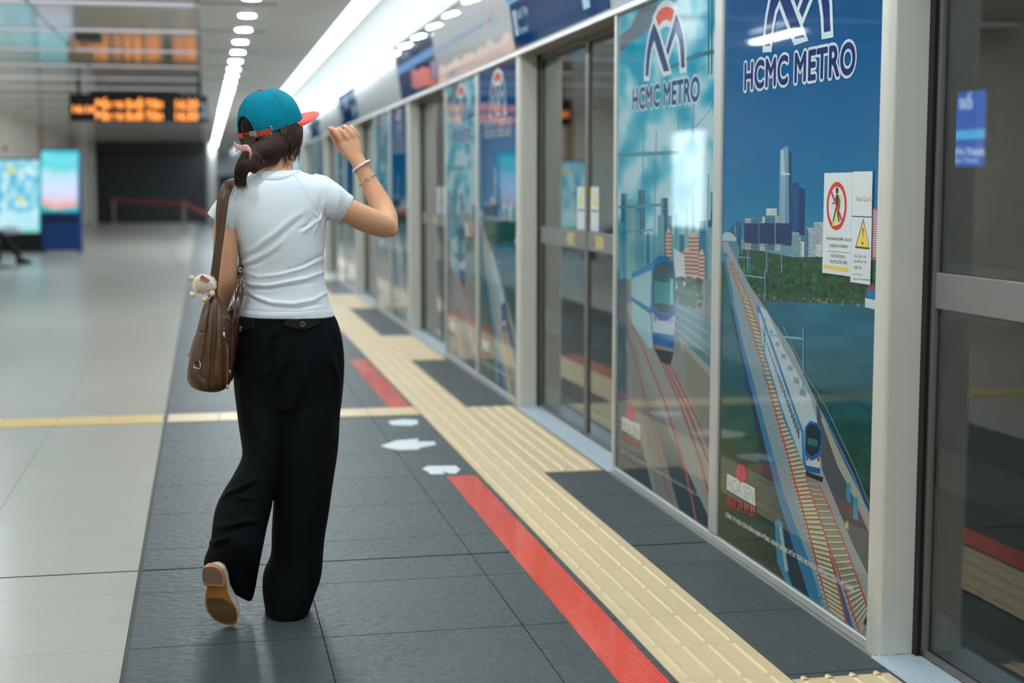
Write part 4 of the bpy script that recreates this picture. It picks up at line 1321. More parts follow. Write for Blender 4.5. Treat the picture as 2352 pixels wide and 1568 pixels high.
# light box on the side wall, seen mirrored in the second poster
t = thing('wall_lightbox', (-4.4, 24.1, 0.6), 'white backlit wall panel seen only as a bright reflection in the cloudy-sky poster', 'light box')
MB().box(-4.398, -4.33, 23.23, 25.05, 0.57, 2.345).build('cabinet', m_alu, t, bevel=0.01)
c = MB(); c.box(-4.329, -4.325, 23.31, 24.97, 0.65, 2.265); c.build('lit_face', mat('white light box face', (255, 255, 255), 0.4, emit=2.7, ecol=(214, 236, 246)), t)

# barrier posts
m_chr = mat('brushed steel post', (150, 148, 142), 0.35, 0.7)
m_belt = mat('red barrier belt', (170, 28, 34), 0.6)
PP = [(-2.99, 51.8), (-0.55, 42.0), (0.30, 20.2)]
for (x, y), lb in zip(PP, ('left steel barrier post in front of the dark shutter wall', 'right steel barrier post with red belt at the edge of the dark wall', 'steel barrier post hidden behind the woman\'s left arm')):
    t = thing('barrier_post', (x, y, 0), lb, 'barrier post')
    r = MB(); r.tube([(x, y, 0), (x, y, 0.03)], [0.16, 0.15], 20); r.build('base', m_chr, t)
    r = MB(); r.tube([(x, y, 0.03), (x, y, 0.86)], [0.035, 0.035], 14); r.build('pole', m_chr, t)
    r = MB(); r.tube([(x, y, 0.86), (x, y, 0.95)], [0.055, 0.045], 14); r.build('belt_cassette', m_chr, t)
for (a, b, lb, sag) in ((PP[0], PP[1], 'red barrier belt stretched between the two steel posts', 0.03), (PP[1], PP[2], 'red barrier belt running forward from the right post to behind the woman', 0.05)):
    mb = MB(); N = 14
    vs = []
    for i in range(N + 1):
        u = i / N
        z = 0.90 - sag * 4 * u * (1 - u)
        x, y = lerp(a[0], b[0], u), lerp(a[1], b[1], u)
        for dz in (-0.045, 0.045):
            for dx in (-0.002, 0.002): vs.append((x + dx, y, z + dz))
    fs = []
    for i in range(N):
        q = i * 4
        fs += [(q, q + 4, q + 6, q + 2), (q + 1, q + 3, q + 7, q + 5), (q, q + 1, q + 5, q + 4), (q + 2, q + 6, q + 7, q + 3)]
    mb.add(vs, fs); o = mb.build('barrier_belt', m_belt, origin=(a[0], a[1], 0.9)); props(o, lb, 'barrier belt')
# small fittings
def bead(px, py, Y, r, c, name, label, cat, sq=False):
    p = W(px, py, Y); mb = MB()
    if sq: mb.box(p.x - r, p.x + r, Y - 0.03, Y, p.z - r * 1.3, p.z + r * 1.3)
    else: mb.ball(p, (r, r * .6, r), 14)
    props(mb.build(name, mat(name + ' finish', c, 0.4), origin=tuple(p)), label, cat)
p = WX(12, 342, -4.37)
o = MB(); o.ball(p, (0.03, 0.08, 0.08), 14); props(o.build('fire_alarm', mat('red alarm plastic', (168, 60, 50), 0.4), origin=tuple(p)), 'small red round fire alarm on the beige wall above the map board', 'fire alarm')
bead(206, 370, 54.8, 0.13, (215, 220, 224), 'wall_device', 'small white box fixed to the pale column left of the dark wall', 'wall device', True)
p = WZ(208, 92, 2.98)
o = MB().box(p.x - 0.13, p.x + 0.13, p.y - 0.5, p.y + 0.1, 2.955, 3.0); props(o.build('ceiling_sensor', mat('dark sensor plastic', (60, 58, 52), 0.5), origin=(p.x, p.y, 3.0)), 'small dark sensor box on the ceiling above the departure board', 'ceiling sensor')

# bench and seated traveller at the left edge
m_bench = mat('dark bench seat', (24, 26, 30), 0.5)
t = thing('bench', (-3.72, 26.2, 0), 'dark bench at the left picture edge in front of the map board', 'bench')
MB().box(-4.02, -3.56, 24.9, 27.6, 0.33, 0.385).build('seat', m_bench, t, bevel=0.01)
for y in (25.1, 27.3):
    MB().box(-3.92, -3.60, y - 0.04, y + 0.04, 0.0, 0.33).build('leg', m_bench, t)
# ============================================================ PEOPLE
def new_from(me_obj):
    dg = bpy.context.evaluated_depsgraph_get()
    dg.update()
    me = bpy.data.meshes.new_from_object(me_obj.evaluated_get(dg))
    return me
def voxel(mb, size, smooth_it=2, fac=0.5):
    """union of overlapping closed shapes -> one continuous skin"""
    me = mb.mesh('tmp')
    bm = bmesh.new(); bm.from_mesh(me); bmesh.ops.recalc_face_normals(bm, faces=bm.faces); bm.to_mesh(me); bm.free()
    o = bpy.data.objects.new('tmp', me); C.objects.link(o)
    r = o.modifiers.new('r', 'REMESH'); r.mode = 'VOXEL'; r.voxel_size = size; r.use_smooth_shade = True
    if smooth_it:
        s_ = o.modifiers.new('s', 'SMOOTH'); s_.iterations = smooth_it; s_.factor = fac
    out = new_from(o)
    bpy.data.objects.remove(o); bpy.data.meshes.remove(me)
    return out
def ring(c, ax, ay, n=28, pw=2.0):
    """superellipse ring with half-axis vectors ax, ay"""
    out = []
    for j in range(n):
        a = 2 * math.pi * j / n
        ca, sa = math.cos(a), math.sin(a)
        k = (abs(ca) ** pw + abs(sa) ** pw) ** (-1 / pw)
        out.append(c + ax * (ca * k) + ay * (sa * k))
    return out
def cat(P, t):
    n = len(P) - 1
    x = t * n; i = min(int(x), n - 1); f = x - i
    p0 = P[max(i - 1, 0)]; p1 = P[i]; p2 = P[i + 1]; p3 = P[min(i + 2, n)]
    def h(a, b, c_, d): return 0.5 * ((2 * b) + (-a + c_) * f + (2 * a - 5 * b + 4 * c_ - d) * f * f + (-a + 3 * b - 3 * c_ + d) * f ** 3)
    if isinstance(p1, (int, float)): return h(p0, p1, p2, p3)
    return tuple(h(p0[k], p1[k], p2[k], p3[k]) for k in range(len(p1)))
def px_loft(mb, S_, n=32, sub=5, pw=2.2):
    """sections: (xL,yL,xR,yR, Yc, halfdepth[, dz of the front side])"""
    rows = [tuple(map(float, s if len(s) > 6 else (*s, 0.0))) for s in S_]
    m_ = (len(rows) - 1) * sub
    R = []
    for i in range(m_ + 1):
        xL, yL, xR, yR, Y, b, dz = cat(rows, i / m_)
        L = W(xL, yL, Y); Rr = W(xR, yR, Y)
        c = (L + Rr) / 2
        R.append(ring(c, (Rr - L) / 2, Vector((0, b, dz)), n, pw))
    mb.rings(R)
def px_tube(mb, S_, n=20, sub=5):
    """limb: (px,py,Y,radius in metres)"""
    rows = [tuple(map(float, s)) for s in S_]
    m_ = (len(rows) - 1) * sub
    path = []; rad = []
    for i in range(m_ + 1):
        x, y, Y, r = cat(rows, i / m_)
        path.append(W(x, y, Y)); rad.append(r)
    mb.tube(path, rad, n)
def mesh_normals(me):
    return [v.normal.copy() for v in me.vertices]
def to_px(p):
    v = Vector(p) - CO
    c = v.dot(CF)
    return (1176 + FPX * v.dot(CR) / c, 784 - FPX * v.dot(CU) / c)
def seg_d(p, a, b):
    ax, ay = a; bx, by = b
    dx, dy = bx - ax, by - ay
    l2 = dx * dx + dy * dy
    t = max(0, min(1, ((p[0] - ax) * dx + (p[1] - ay) * dy) / l2)) if l2 else 0
    return math.hypot(p[0] - ax - t * dx, p[1] - ay - t * dy), t
def folds(me, F, near_y=None, nz=None):
    """F: (polyline px, half width px, height m). Cloth folds raised along the polylines on the camera side."""
    n_ = len(me.vertices)
    co = np.empty(n_ * 3, 'f'); me.vertices.foreach_get('co', co); co = co.reshape(-1, 3).astype('d')
    no = np.empty(n_ * 3, 'f'); me.vertices.foreach_get('normal', no); no = no.reshape(-1, 3).astype('d')
    v = co - np.array(CO); c = v @ np.array(CF)
    px = 1176 + FPX * (v @ np.array(CR)) / c; py = 784 - FPX * (v @ np.array(CU)) / c
    d = np.zeros(n_)
    for pts, wd, am in F:
        xs = [p[0] for p in pts]; ys = [p[1] for p in pts]
        m = np.where((px > min(xs) - 3 * wd) & (px < max(xs) + 3 * wd) & (py > min(ys) - 3 * wd) & (py < max(ys) + 3 * wd))[0]
        if not len(m): continue
        X, Y = px[m], py[m]
        best = np.full(len(m), 1e9); tt = np.zeros(len(m)); k_ = len(pts) - 1
        for i in range(k_):
            ax, ay = pts[i]; dx, dy = pts[i + 1][0] - ax, pts[i + 1][1] - ay
            t = np.clip(((X - ax) * dx + (Y - ay) * dy) / (dx * dx + dy * dy), 0, 1)
            q = np.hypot(X - ax - t * dx, Y - ay - t * dy)
            u = q < best
            best[u] = q[u]; tt[u] = (i + t[u]) / k_
        d[m] += am * np.exp(-(best / wd) ** 2) * np.sin(np.pi * np.clip(tt * .92 + .04, 0, 1)) ** .6
    if nz:
        mk = np.where(no[:, 1] < 0.5)[0]
        for i in mk: d[i] += nz[1] * mnoise.noise(Vector(co[i] * nz[0]))
    d *= np.clip((0.45 - no[:, 1]) / 0.3, 0, 1)
    co += no * d[:, None]
    me.vertices.foreach_set('co', co.astype('f').ravel())
    me.update()
def bvh_of(me):
    return BVHTree.FromPolygons([v.co.copy() for v in me.vertices], [list(p.vertices) for p in me.polygons])
def hit(bvh, px, py, lift=0.0):
    d = ray(px, py).normalized()
    loc, nr, i, dist = bvh.ray_cast(CO, d)
    if loc is None: return None
    return loc - d * lift
def drape(mb, bvh, pts, lift=0.003, nu=10, thick=0.0):
    """px polygon (4 corners a b c d) laid on a surface"""
    G = []
    a, b, c, d = pts
    for j in range(nu + 1):
        for i in range(nu + 1):
            u, v = i / nu, j / nu
            x = lerp(lerp(a[0], b[0], u), lerp(d[0], c[0], u), v)
            y = lerp(lerp(a[1], b[1], u), lerp(d[1], c[1], u), v)
            h_ = hit(bvh, x, y, lift)
            if h_ is None: h_ = W(x, y, 4.55)
            G.append(h_)
    n_ = nu + 1
    base = [g + Vector((0, 0.004, 0)) for g in G]
    N = len(G)
    fs = [(j * n_ + i, j * n_ + i + 1, (j + 1) * n_ + i + 1, (j + 1) * n_ + i) for j in range(nu) for i in range(nu)]
    fb = [tuple(N + k for k in f[::-1]) for f in fs]
    side = []
    for i in range(nu):
        for (p, q) in ((i, i + 1), (nu * n_ + i + 1, nu * n_ + i), ((i + 1) * n_, i * n_), (i * n_ + nu, (i + 1) * n_ + nu)):
            side.append((q, p, N + p, N + q))
    mb.add(G + base, fs + fb + side)
def drape_line(mb, bvh, pts, rad, lift=0.0, n=8, sub=6, smoothY=True):
    P = []
    m_ = (len(pts) - 1) * sub
    for i in range(m_ + 1):
        x, y = cat([tuple(map(float, p)) for p in pts], i / m_)
        h_ = hit(bvh, x, y, lift)
        if h_ is not None: P.append(h_)
    if len(P) > 2: mb.tube(P, rad, n)

m_skin = mat('skin', (214, 160, 124), 0.48, sss=0.12, spec=0.35, var=(9, 0.03))
m_shirt = mat('white cotton jersey', (214, 219, 224), 0.85, spec=0.2, sheen=0.15, bump=(420, 0.12, 0.0006))
m_trou = mat('black trouser cloth', (4, 8, 11), 0.85, spec=0.18, bump=(300, 0.15, 0.0005))
m_hair = mat('dark brown hair', (36, 21, 15), 0.6, spec=0.2, var=(60, 0.3, (1, 1, 0.15)))
m_teal = mat('teal cotton twill', (0, 118, 138), 0.85, spec=0.15, bump=(260, 0.25, 0.0007), var=(14, 0.08))
m_coral = mat('coral cotton twill', (228, 92, 82), 0.8, spec=0.15, bump=(260, 0.2, 0.0006))
m_orange = mat('orange strap cloth', (206, 66, 34), 0.8, bump=(260, 0.2, 0.0006))
m_steel = mat('polished steel', (176, 174, 168), 0.25, 0.9)

woman = thing('person', (0.2, 4.6, 0.0), 'woman in white t-shirt, black wide trousers and teal cap walking away with right hand raised', 'person')
YB0 = 4.62
# ---- bare body: torso, neck, head, arms, hands, legs in one skin
bd = MB()
# torso core
px_loft(bd, [(588, 385, 668, 385, 4.64, .055), (585, 402, 680, 402, 4.63, .06), (545, 432, 745, 432, 4.63, .075), (533, 470, 752, 470, 4.63, .09), (545, 540, 735, 540, 4.63, .10),
             (560, 610, 728, 610, 4.63, .095), (560, 660, 735, 660, 4.63, .095), (552, 720, 755, 720, 4.63, .105), (545, 790, 765, 790, 4.63, .11), (570, 850, 750, 850, 4.63, .10)], 28, 4)
HC = Vector((0.200, 4.66, 1.515))              # head centre
yaw = math.radians(52)                          # facing right and away
FW = Vector((math.sin(yaw), math.cos(yaw), 0.10)).normalized()
SD = Vector((math.cos(yaw), -math.sin(yaw), 0)).normalized()   # her right-hand side
UP = SD.cross(FW).normalized()
def H(f, s_, u): return HC + FW * f + SD * s_ + UP * u
def head_ring(u, f0, f1, s_, n=28):
    """back f0, front f1, half width s_"""
    out = []
    for j in range(n):
        a = 2 * math.pi * j / n
        cx = (f0 + f1) / 2; hx = (f1 - f0) / 2
        out.append(H(cx + hx * math.cos(a), s_ * math.sin(a), u))
    return out
hr = [(-.125, .028, .058, .018), (-.118, .005, .074, .032), (-.105, -.02, .082, .043), (-.085, -.045, .085, .053), (-.06, -.072, .083, .060), (-.03, -.083, .084, .063), (0, -.088, .086, .066), (.03, -.080, .080, .062), (.055, -.066, .066, .054), (.078, -.050, .044, .038), (.092, -.028, .022, .020), (.096, -.010, .004, .006)]
bd.rings([head_ring(u, a, b, s_) for u, a, b, s_ in hr])
# nose, lips, chin, brow
bd.rings([ring(H(.082, 0, .022), SD * .006, UP * .004, 10), ring(H(.094, 0, .002), SD * .009, UP * .008, 10), ring(H(.104, 0, -.016), SD * .012, UP * .010, 10), ring(H(.080, 0, -.026), SD * .014, UP * .008, 10)])
bd.ball(H(.083, 0, -.050), (.012, .012, .006), 12); bd.ball(H(.083, 0, -.060), (.012, .012, .006), 12)
bd.ball(H(.070, 0, -.098), (.018, .018, .014), 12)
# neck
bd.tube([W(632, 330, 4.66), W(636, 360, 4.65), W(634, 385, 4.645), W(632, 402, 4.64)], [.052, .049, .052, .062], 22)
# right arm (raised)
EL = W(893, 528, 4.72)
px_tube(bd, [(735, 450, 4.62, .046), (765, 467, 4.62, .040), (798, 483, 4.64, .0385), (835, 501, 4.68, .0415), (870, 515, 4.72, .0390), (890, 521, 4.75, .035)], 20, 5)
px_tube(bd, [(890, 525, 4.75, .033), (888, 500, 4.79, .0365), (874, 468, 4.82, .0355), (855, 432, 4.83, .0310), (838, 400, 4.83, .0255), (824, 371, 4.83, .0225), (818, 355, 4.83, .0175), (812, 344, 4.83, .0130)], 20, 5)
bd.ball(W(897, 526, 4.745), (.026, .028, .026), 14)
# palm: flattened loft from wrist to knuckles, back of the hand to the camera
def hpt(x, y, Y=4.83): return W(x, y, Y)
pal = [((815, 390), (843, 376), .0165), ((809, 380), (837, 366), .0175), ((800, 367), (832, 352), .017), ((788, 350), (829, 336), .0155), ((779, 334), (826, 322), .0145), ((778, 325), (824, 313), .012)]
R = []
for (l, r_, dp) in pal:
    a, b = hpt(*l), hpt(*r_)
    R.append(ring((a + b) / 2, (b - a) / 2, Vector((0, dp, 0)), 20, 2.4))
bd.rings(R)
def finger(pts, rad):
    P = [W(*p) for p in pts]
    m_ = (len(P) - 1) * 4
    Q = [Vector(cat([tuple(p) for p in P], i / m_)) for i in range(m_ + 1)]
    rr = [cat(rad, i / m_) for i in range(m_ + 1)]
    bd.tube(Q, rr, 12)
    bd.ball(Q[-1], rr[-1] * 0.98, 12)
finger([(783, 332, 4.835), (783, 323, 4.825), (775, 308, 4.82), (767, 299, 4.825), (760, 295, 4.84), (756, 294, 4.855)], [.0090, .0094, .0086, .0084, .0074, .0064])
finger([(798, 328, 4.835), (798, 318, 4.822), (787, 304, 4.818), (779, 297, 4.825), (775, 299, 4.85), (772, 305, 4.87)], [.0088, .0092, .0084, .0082, .0074, .0068])
finger([(811, 325, 4.835), (811, 315, 4.824), (801, 300, 4.822), (793, 291.5, 4.828), (789, 295, 4.855), (786, 303, 4.872)], [.0088, .0090, .0082, .0080, .0074, .0068])
finger([(822, 322, 4.838), (821, 312, 4.828), (813, 298, 4.826), (807, 291, 4.832), (803, 295, 4.856), (800, 303, 4.870)], [.0084, .0084, .0074, .0072, .0068, .0062])
finger([(800, 356, 4.845), (788, 345, 4.852), (777, 332, 4.856), (768, 319, 4.856), (763, 308, 4.854), (760, 302, 4.852)], [.014, .0135, .011, .0098, .0088, .0078])
# left arm (hanging, elbow bent forward over the bag)
px_tube(bd, [(556, 462, 4.62, .040), (532, 482, 4.62, .038), (519, 525, 4.61, .0375), (518, 570, 4.60, .0375), (519, 610, 4.60, .036), (520, 640, 4.605, .0345), (515, 662, 4.635, .0335), (508, 690, 4.69, .030), (500, 722, 4.76, .025), (497, 745, 4.80, .0235)], 20, 5)
# left hand resting on the front of the bag
a, b = W(486, 745, 4.80), W(506, 748, 4.81)
a2, b2 = W(480, 800, 4.83), W(506, 802, 4.84)
bd.rings([ring((a + b) / 2, (b - a) / 2, Vector((0, .015, 0)), 16), ring((a2 + b2) / 2, (b2 - a2) / 2, Vector((0, .014, 0)), 16)])
for i, (x, ln) in enumerate(((482, 40), (489, 50), (497, 46), (504, 34))):
    finger([(x, 792, 4.835), (x, 808, 4.838), (x + 1, 808 + ln * .5, 4.832), (x + 2, 808 + ln, 4.818)], [.0085, .0088, .0078, .0066])
finger([(506, 755, 4.815), (514, 775, 4.815), (518, 795, 4.812), (519, 808, 4.808)], [.011, .0105, .0088, .0076])
# legs inside the trousers
px_tube(bd, [(715, 820, 4.64, .085), (710, 930, 4.63, .075), (700, 1060, 4.62, .055), (690, 1200, 4.63, .045), (672, 1340, 4.65, .033), (668, 1385, 4.66, .035)], 16, 3)
px_tube(bd, [(610, 820, 4.63, .085), (610, 930, 4.62, .072), (600, 1050, 4.585, .052)], 16, 3)
px_tube(bd, [(600, 1040, 4.585, .050), (572, 1150, 4.54, .046), (540, 1245, 4.52, .030), (530, 1290, 4.515, .024)], 16, 3)
me = voxel(bd, 0.0029, 3, 0.5)
body_bvh = bvh_of(me)
body = link_mesh('body', me, m_skin, woman, True)
# ear, nail details
e = MB()
eo = H(-.006, .071, -.028)
ec = eo
R = []
for (k, r0) in ((0.0, .010), (.006, .020), (.012, .024), (.016, .022), (.018, .012)):
    R.append(ring(ec + SD * (k * .8) - FW * (k * .5), FW * (r0 * .62), UP * (r0 * 1.25), 16))
e.rings(R)
e.build('ear', m_skin, woman, True)
nb = MB()
for (x, y, Y, r0) in ((757, 294.5, 4.846, .006), ):
    p = W(x, y, Y); nb.ball(p, (r0 * .8, .003, r0 * .7), 12)
nb.build('fingernail', mat('fingernail', (232, 196, 184), 0.25), woman, True)

# ---- t-shirt
sh = MB()
px_loft(sh, [(577, 394, 690, 391, 4.645, .066), (572, 402, 700, 397, 4.64, .074), (540, 422, 745, 410, 4.635, .088), (520, 442, 770, 425, 4.632, .10), (528, 470, 765, 455, 4.63, .112), (530, 505, 752, 495, 4.63, .12),
             (538, 540, 746, 535, 4.63, .122), (550, 575, 744, 575, 4.63, .118), (556, 605, 742, 610, 4.63, .113), (558, 640, 745, 640, 4.63, .112), (560, 665, 750, 665, 4.63, .114),
             (556, 690, 756, 690, 4.63, .120), (550, 712, 764, 712, 4.63, .125), (547, 726, 768, 724, 4.63, .127)], 40, 5, 2.3)
# sleeves: right
R = []
for (l, r_, Y, dp) in [((742, 512), (722, 398), 4.63, .088), ((752, 505), (750, 404), 4.63, .080), ((765, 508), (780, 424), 4.63, .069), ((773, 512), (798, 440), 4.645, .061), ((777, 514), (813, 451), 4.655, .057)]:
    a, b = W(*l, Y), W(*r_, Y)
    R.append(ring((a + b) / 2, (b - a) / 2, Vector((.0, dp, 0)), 28, 2.3))
sh.rings(R)
# left sleeve
R = []
for (l, r_, Y, dp) in [((545, 425), (575, 520), 4.63, .085), ((522, 432), (552, 530), 4.63, .078), ((500, 455), (536, 534), 4.625, .066), ((486, 474), (531, 534), 4.62, .060), ((475, 491), (529, 535), 4.62, .056)]:
    a, b = W(*l, Y), W(*r_, Y)
    R.append(ring((a + b) / 2, (b - a) / 2, Vector((.0, dp, 0)), 28, 2.3))
sh.rings(R)
me = voxel(sh, 0.0034, 4, 0.5)
def zp(x, y): return (400 + x * .35714, 180 + y * .35714)
SF = []
def sf(pts, w_, a_):
    SF.append(([zp(*p) for p in pts], w_, a_))
# waist folds: ridges with valleys beneath
sf([(432, 1300), (500, 1325), (600, 1332), (720, 1310), (850, 1285), (975, 1240)], 4.0, .0060)
sf([(436, 1325), (500, 1352), (620, 1355), (760, 1335), (900, 1310)], 3.5, -.0050)
sf([(440, 1350), (520, 1400), (620, 1440), (760, 1450), (900, 1425), (990, 1370)], 4.5, .0055)
sf([(450, 1385), (540, 1440), (660, 1472), (800, 1478), (940, 1450)], 3.5, -.0045)
sf([(425, 1195), (500, 1170), (600, 1120), (700, 1050)], 5, .0045)
sf([(440, 1215), (540, 1190), (680, 1110)], 4, -.0035)
sf([(440, 1240), (540, 1275), (680, 1262), (820, 1222), (960, 1160)], 4, .0042)
sf([(700, 1240), (830, 1200), (965, 1130)], 3.5, -.0036)
sf([(430, 1130), (520, 1090), (640, 1000), (760, 900), (860, 840)], 7, .0042)
sf([(440, 1160), (560, 1110), (700, 1000), (820, 900)], 6, -.0036)
# underarm
sf([(962, 800), (958, 850), (925, 920), (900, 1000)], 3.0, .0055)
sf([(975, 810), (965, 880), (945, 960)], 2.6, -.0050)
sf([(900, 860), (930, 900), (880, 950), (820, 990)], 3.5, .0045)
sf([(880, 900), (860, 945), (800, 970)], 3.0, -.0040)
sf([(990, 850), (1010, 900), (1045, 925)], 3, .003)
sf([(340, 900), (370, 980), (400, 1045)], 4, .0050)
sf([(330, 930), (360, 1010)], 3, -.004)
sf([(560, 640), (620, 655), (700, 648), (770, 620)], 5, -.0035)
sf([(540, 625), (600, 640), (700, 632), (790, 600)], 3.5, .0030)
sf([(640, 600), (560, 760), (500, 900)], 10, .003)
sf([(425, 1490), (600, 1500), (800, 1500), (1010, 1478)], 2.0, -.0018)
sf([(430, 1512), (600, 1522), (800, 1522), (1020, 1500)], 2.6, .0016)
folds(me, SF, nz=(7.0, .0022))
# sleeve-hem crease stitching + collar rib are parts
shirt_bvh = bvh_of(me)
shirt = link_mesh('t_shirt', me, m_shirt, woman, True)
for pts_ in ([zp(772, 622), zp(820, 690), zp(880, 780), zp(935, 880)], [zp(395, 690), zp(370, 760), zp(352, 850), zp(362, 940)], [zp(1130, 735), zp(1100, 800), zp(1060, 860), zp(1020, 922)], [zp(425, 1500), zp(600, 1512), zp(800, 1512), zp(1015, 1490)]):
    c = MB(); drape_line(c, shirt_bvh, pts_, 0.0008, 0.0)
    c.build('seam', mat('shirt seam', (196, 202, 206), 0.9), shirt, True)
c = MB()
drape_line(c, shirt_bvh, [zp(500, 612), zp(560, 640), zp(640, 648), zp(720, 632), zp(800, 600)], 0.0040, -0.0024, 10)
c.build('collar', m_shirt, shirt, True)

# ---- trousers
tr = MB()
px_loft(tr, [(554, 700, 760, 700, 4.63, .105), (550, 722, 768, 722, 4.63, .118), (541, 745, 777, 742, 4.63, .126), (535, 790, 786, 782, 4.63, .133), (533, 840, 790, 830, 4.63, .135), (536, 890, 788, 890, 4.63, .130), (542, 930, 783, 930, 4.63, .122)], 40, 5, 2.3)
# right leg
px_loft(tr, [(640, 820, 789, 820, 4.63, .120), (632, 900, 785, 900, 4.63, .120), (630, 970, 780, 965, 4.62, .118), (629, 1050, 775, 1045, 4.61, .112), (628, 1140, 759, 1140, 4.60, .108), (625, 1220, 746, 1220, 4.60, .106),
             (622, 1275, 742, 1270, 4.60, .108), (607, 1315, 738, 1320, 4.60, .112), (604, 1360, 724, 1362, 4.60, .118), (608, 1400, 711, 1395, 4.605, .122), (612, 1424, 700, 1408, 4.61, .122, .004)], 40, 5, 2.2)
# left leg: shin swings back and outward
px_loft(tr, [(533, 830, 690, 830, 4.63, .120), (538, 900, 680, 900, 4.63, .118), (545, 950, 665, 950, 4.62, .112), (554, 1010, 650, 1010, 4.60, .105), (556, 1050, 642, 1060, 4.58, .100), (536, 1090, 634, 1110, 4.56, .098),
             (511, 1130, 624, 1165, 4.54, .094), (494, 1170, 612, 1210, 4.52, .092), (487, 1215, 604, 1250, 4.50, .092), (482, 1246, 598, 1282, 4.505, .086), (469, 1280, 590, 1322, 4.535, .074), (467, 1296, 583, 1362, 4.562, .066), (470, 1300, 577, 1379, 4.568, .060)], 40, 5, 2.2)
me = voxel(tr, 0.0045, 4, 0.5)
def zt(x, y): return (400 + x * .28703, 1050 + y * .28703)
def zh(x, y): return (400 + x * .29337, 640 + y * .29337)
TF = []
def tf(pts, w_, a_, z=zt): TF.append(([z(*p) for p in pts], w_, a_))
tf([(640, 180), (540, 235), (440, 290), (380, 340)], 5, .010)
tf([(640, 215), (540, 270), (430, 330)], 5, -.010)
tf([(640, 330), (540, 320), (430, 300)], 5, .008)
tf([(640, 510), (560, 515), (470, 540), (330, 560)], 6, .010)
tf([(640, 545), (540, 555), (400, 600)], 5, -.009)
tf([(430, 645), (380, 660), (330, 690), (285, 680)], 5, .012)
tf([(440, 670), (380, 690), (330, 720)], 5, -.012)
tf([(640, 400), (680, 480), (660, 560)], 6, .006)
tf([(560, 900), (600, 860), (640, 760)], 7, .006)
tf([(780, 1000), (790, 1150), (800, 1290)], 9, .005)
tf([(1040, 900), (1020, 1100), (1000, 1270)], 11, .006)
tf([(940, 300), (960, 700), (930, 1100)], 12, .007)
tf([(840, 430), (770, 500), (750, 620), (740, 800)], 8, -.010, zh)
tf([(990, 640), (1000, 760), (960, 900), (880, 1100), (820, 1400)], 12, .010, zh)
tf([(960, 650), (880, 720), (820, 840), (800, 1100)], 9, -.010, zh)
tf([(800, 640), (760, 700), (700, 760)], 7, .006, zh)
tf([(1190, 380), (1220, 600), (1280, 800), (1290, 1000)], 7, .007, zh)
tf([(1240, 420), (1280, 560), (1290, 700)], 6, -.006, zh)
tf([(740, 320), (738, 500)], 2, -.003, zh)
tf([(560, 500), (540, 900), (560, 1200)], 10, .006, zh)
tf([(620, 1000), (680, 1300), (700, 1540)], 12, .007, zh)
folds(me, TF, nz=(6.0, .004))
tb = bvh_of(me)
trousers = link_mesh('trousers', me, m_trou, woman, True)
m_flap = mat('black flap cloth', (5, 10, 13), 0.75, spec=0.3)
for quads in ([[zh(500, 300), zh(640, 300), zh(620, 390), zh(505, 430)], [zh(500, 300), zh(505, 430), zh(470, 390), zh(458, 340)]],
              [[zh(855, 300), zh(1020, 300), zh(1022, 408), zh(852, 370)], [zh(1020, 300), zh(1142, 300), zh(1140, 354), zh(1022, 408)]]):
    f = MB()
    for q in quads: drape(f, tb, q, 0.004, 8)
    fo = f.build('pocket_flap', m_flap, trousers, True)
m_btn = mat('dark horn button', (58, 48, 44), 0.3)
for (x, y, r0) in ((516, 390, .0072), (1006, 354, .0078)):
    p = hit(tb, *zh(x, y), 0.008)
    b_ = MB(); b_.tube([p + Vector((0, .004, 0)), p - Vector((0, .002, 0))], [r0, r0], 20); b_.tube([p - Vector((0, .002, 0)), p - Vector((0, .0035, 0))], [r0, r0 * .8], 20)
    bo = b_.build('button', m_btn, trousers)
    b_ = MB()
    for i in range(20):
        a1, a2_ = i * math.pi / 10, (i + 1) * math.pi / 10
    b_.tube([p + Vector((r0 * .95 * math.cos(i * math.pi / 12), -.0032, r0 * .95 * math.sin(i * math.pi / 12))) for i in range(25)], .0008, 6)
    b_.build('button_rim', mat('button rim', (150, 146, 140), 0.3, 0.5), bo)

# ---- shoes
m_sole = mat('tan leather sole', (170, 112, 52), 0.42, var=(9, 0.22))
m_heel = mat('worn heel', (138, 110, 88), 0.6, var=(14, 0.12))
m_heel2 = mat('stacked heel side', (196, 140, 100), 0.5)
m_upper = mat('cream leather upper', (210, 202, 186), 0.5)
m_dirt = mat('scuffed sole', (104, 76, 44), 0.6, var=(22, 0.2))
def zs(x, y): return (400 + x * .28703, 1050 + y * .28703)
# heel-up left shoe: origin at toe contact
toe = W(518, 1434, 4.485)
heel = W(492, 1293, 4.40)
ax_u = (toe - heel).normalized()
L = (toe - heel).length
side = Vector((1, 0.10, 0)); side = (side - ax_u * side.dot(ax_u)).normalized()
nrm_s = ax_u.cross(side).normalized()
if nrm_s.y > 0: nrm_s = -nrm_s                 # out of the sole, towards the camera
def sp(px, py, h_=0.0):
    """point on the sole plane seen at a pixel"""
    d = ray(px, py); t_ = (toe - CO).dot(nrm_s) / d.dot(nrm_s)
    return CO + d * t_ + nrm_s * h_
out = [(240, 885), (250, 1000), (262, 1040), (250, 1100), (249, 1170), (262, 1220), (290, 1265), (330, 1305), (380, 1328), (420, 1336), (470, 1334), (498, 1320), (505, 1285), (502, 1230), (485, 1185), (450, 1130), (430, 1080), (420, 1020), (415, 960), (390, 900), (340, 862), (280, 858)]
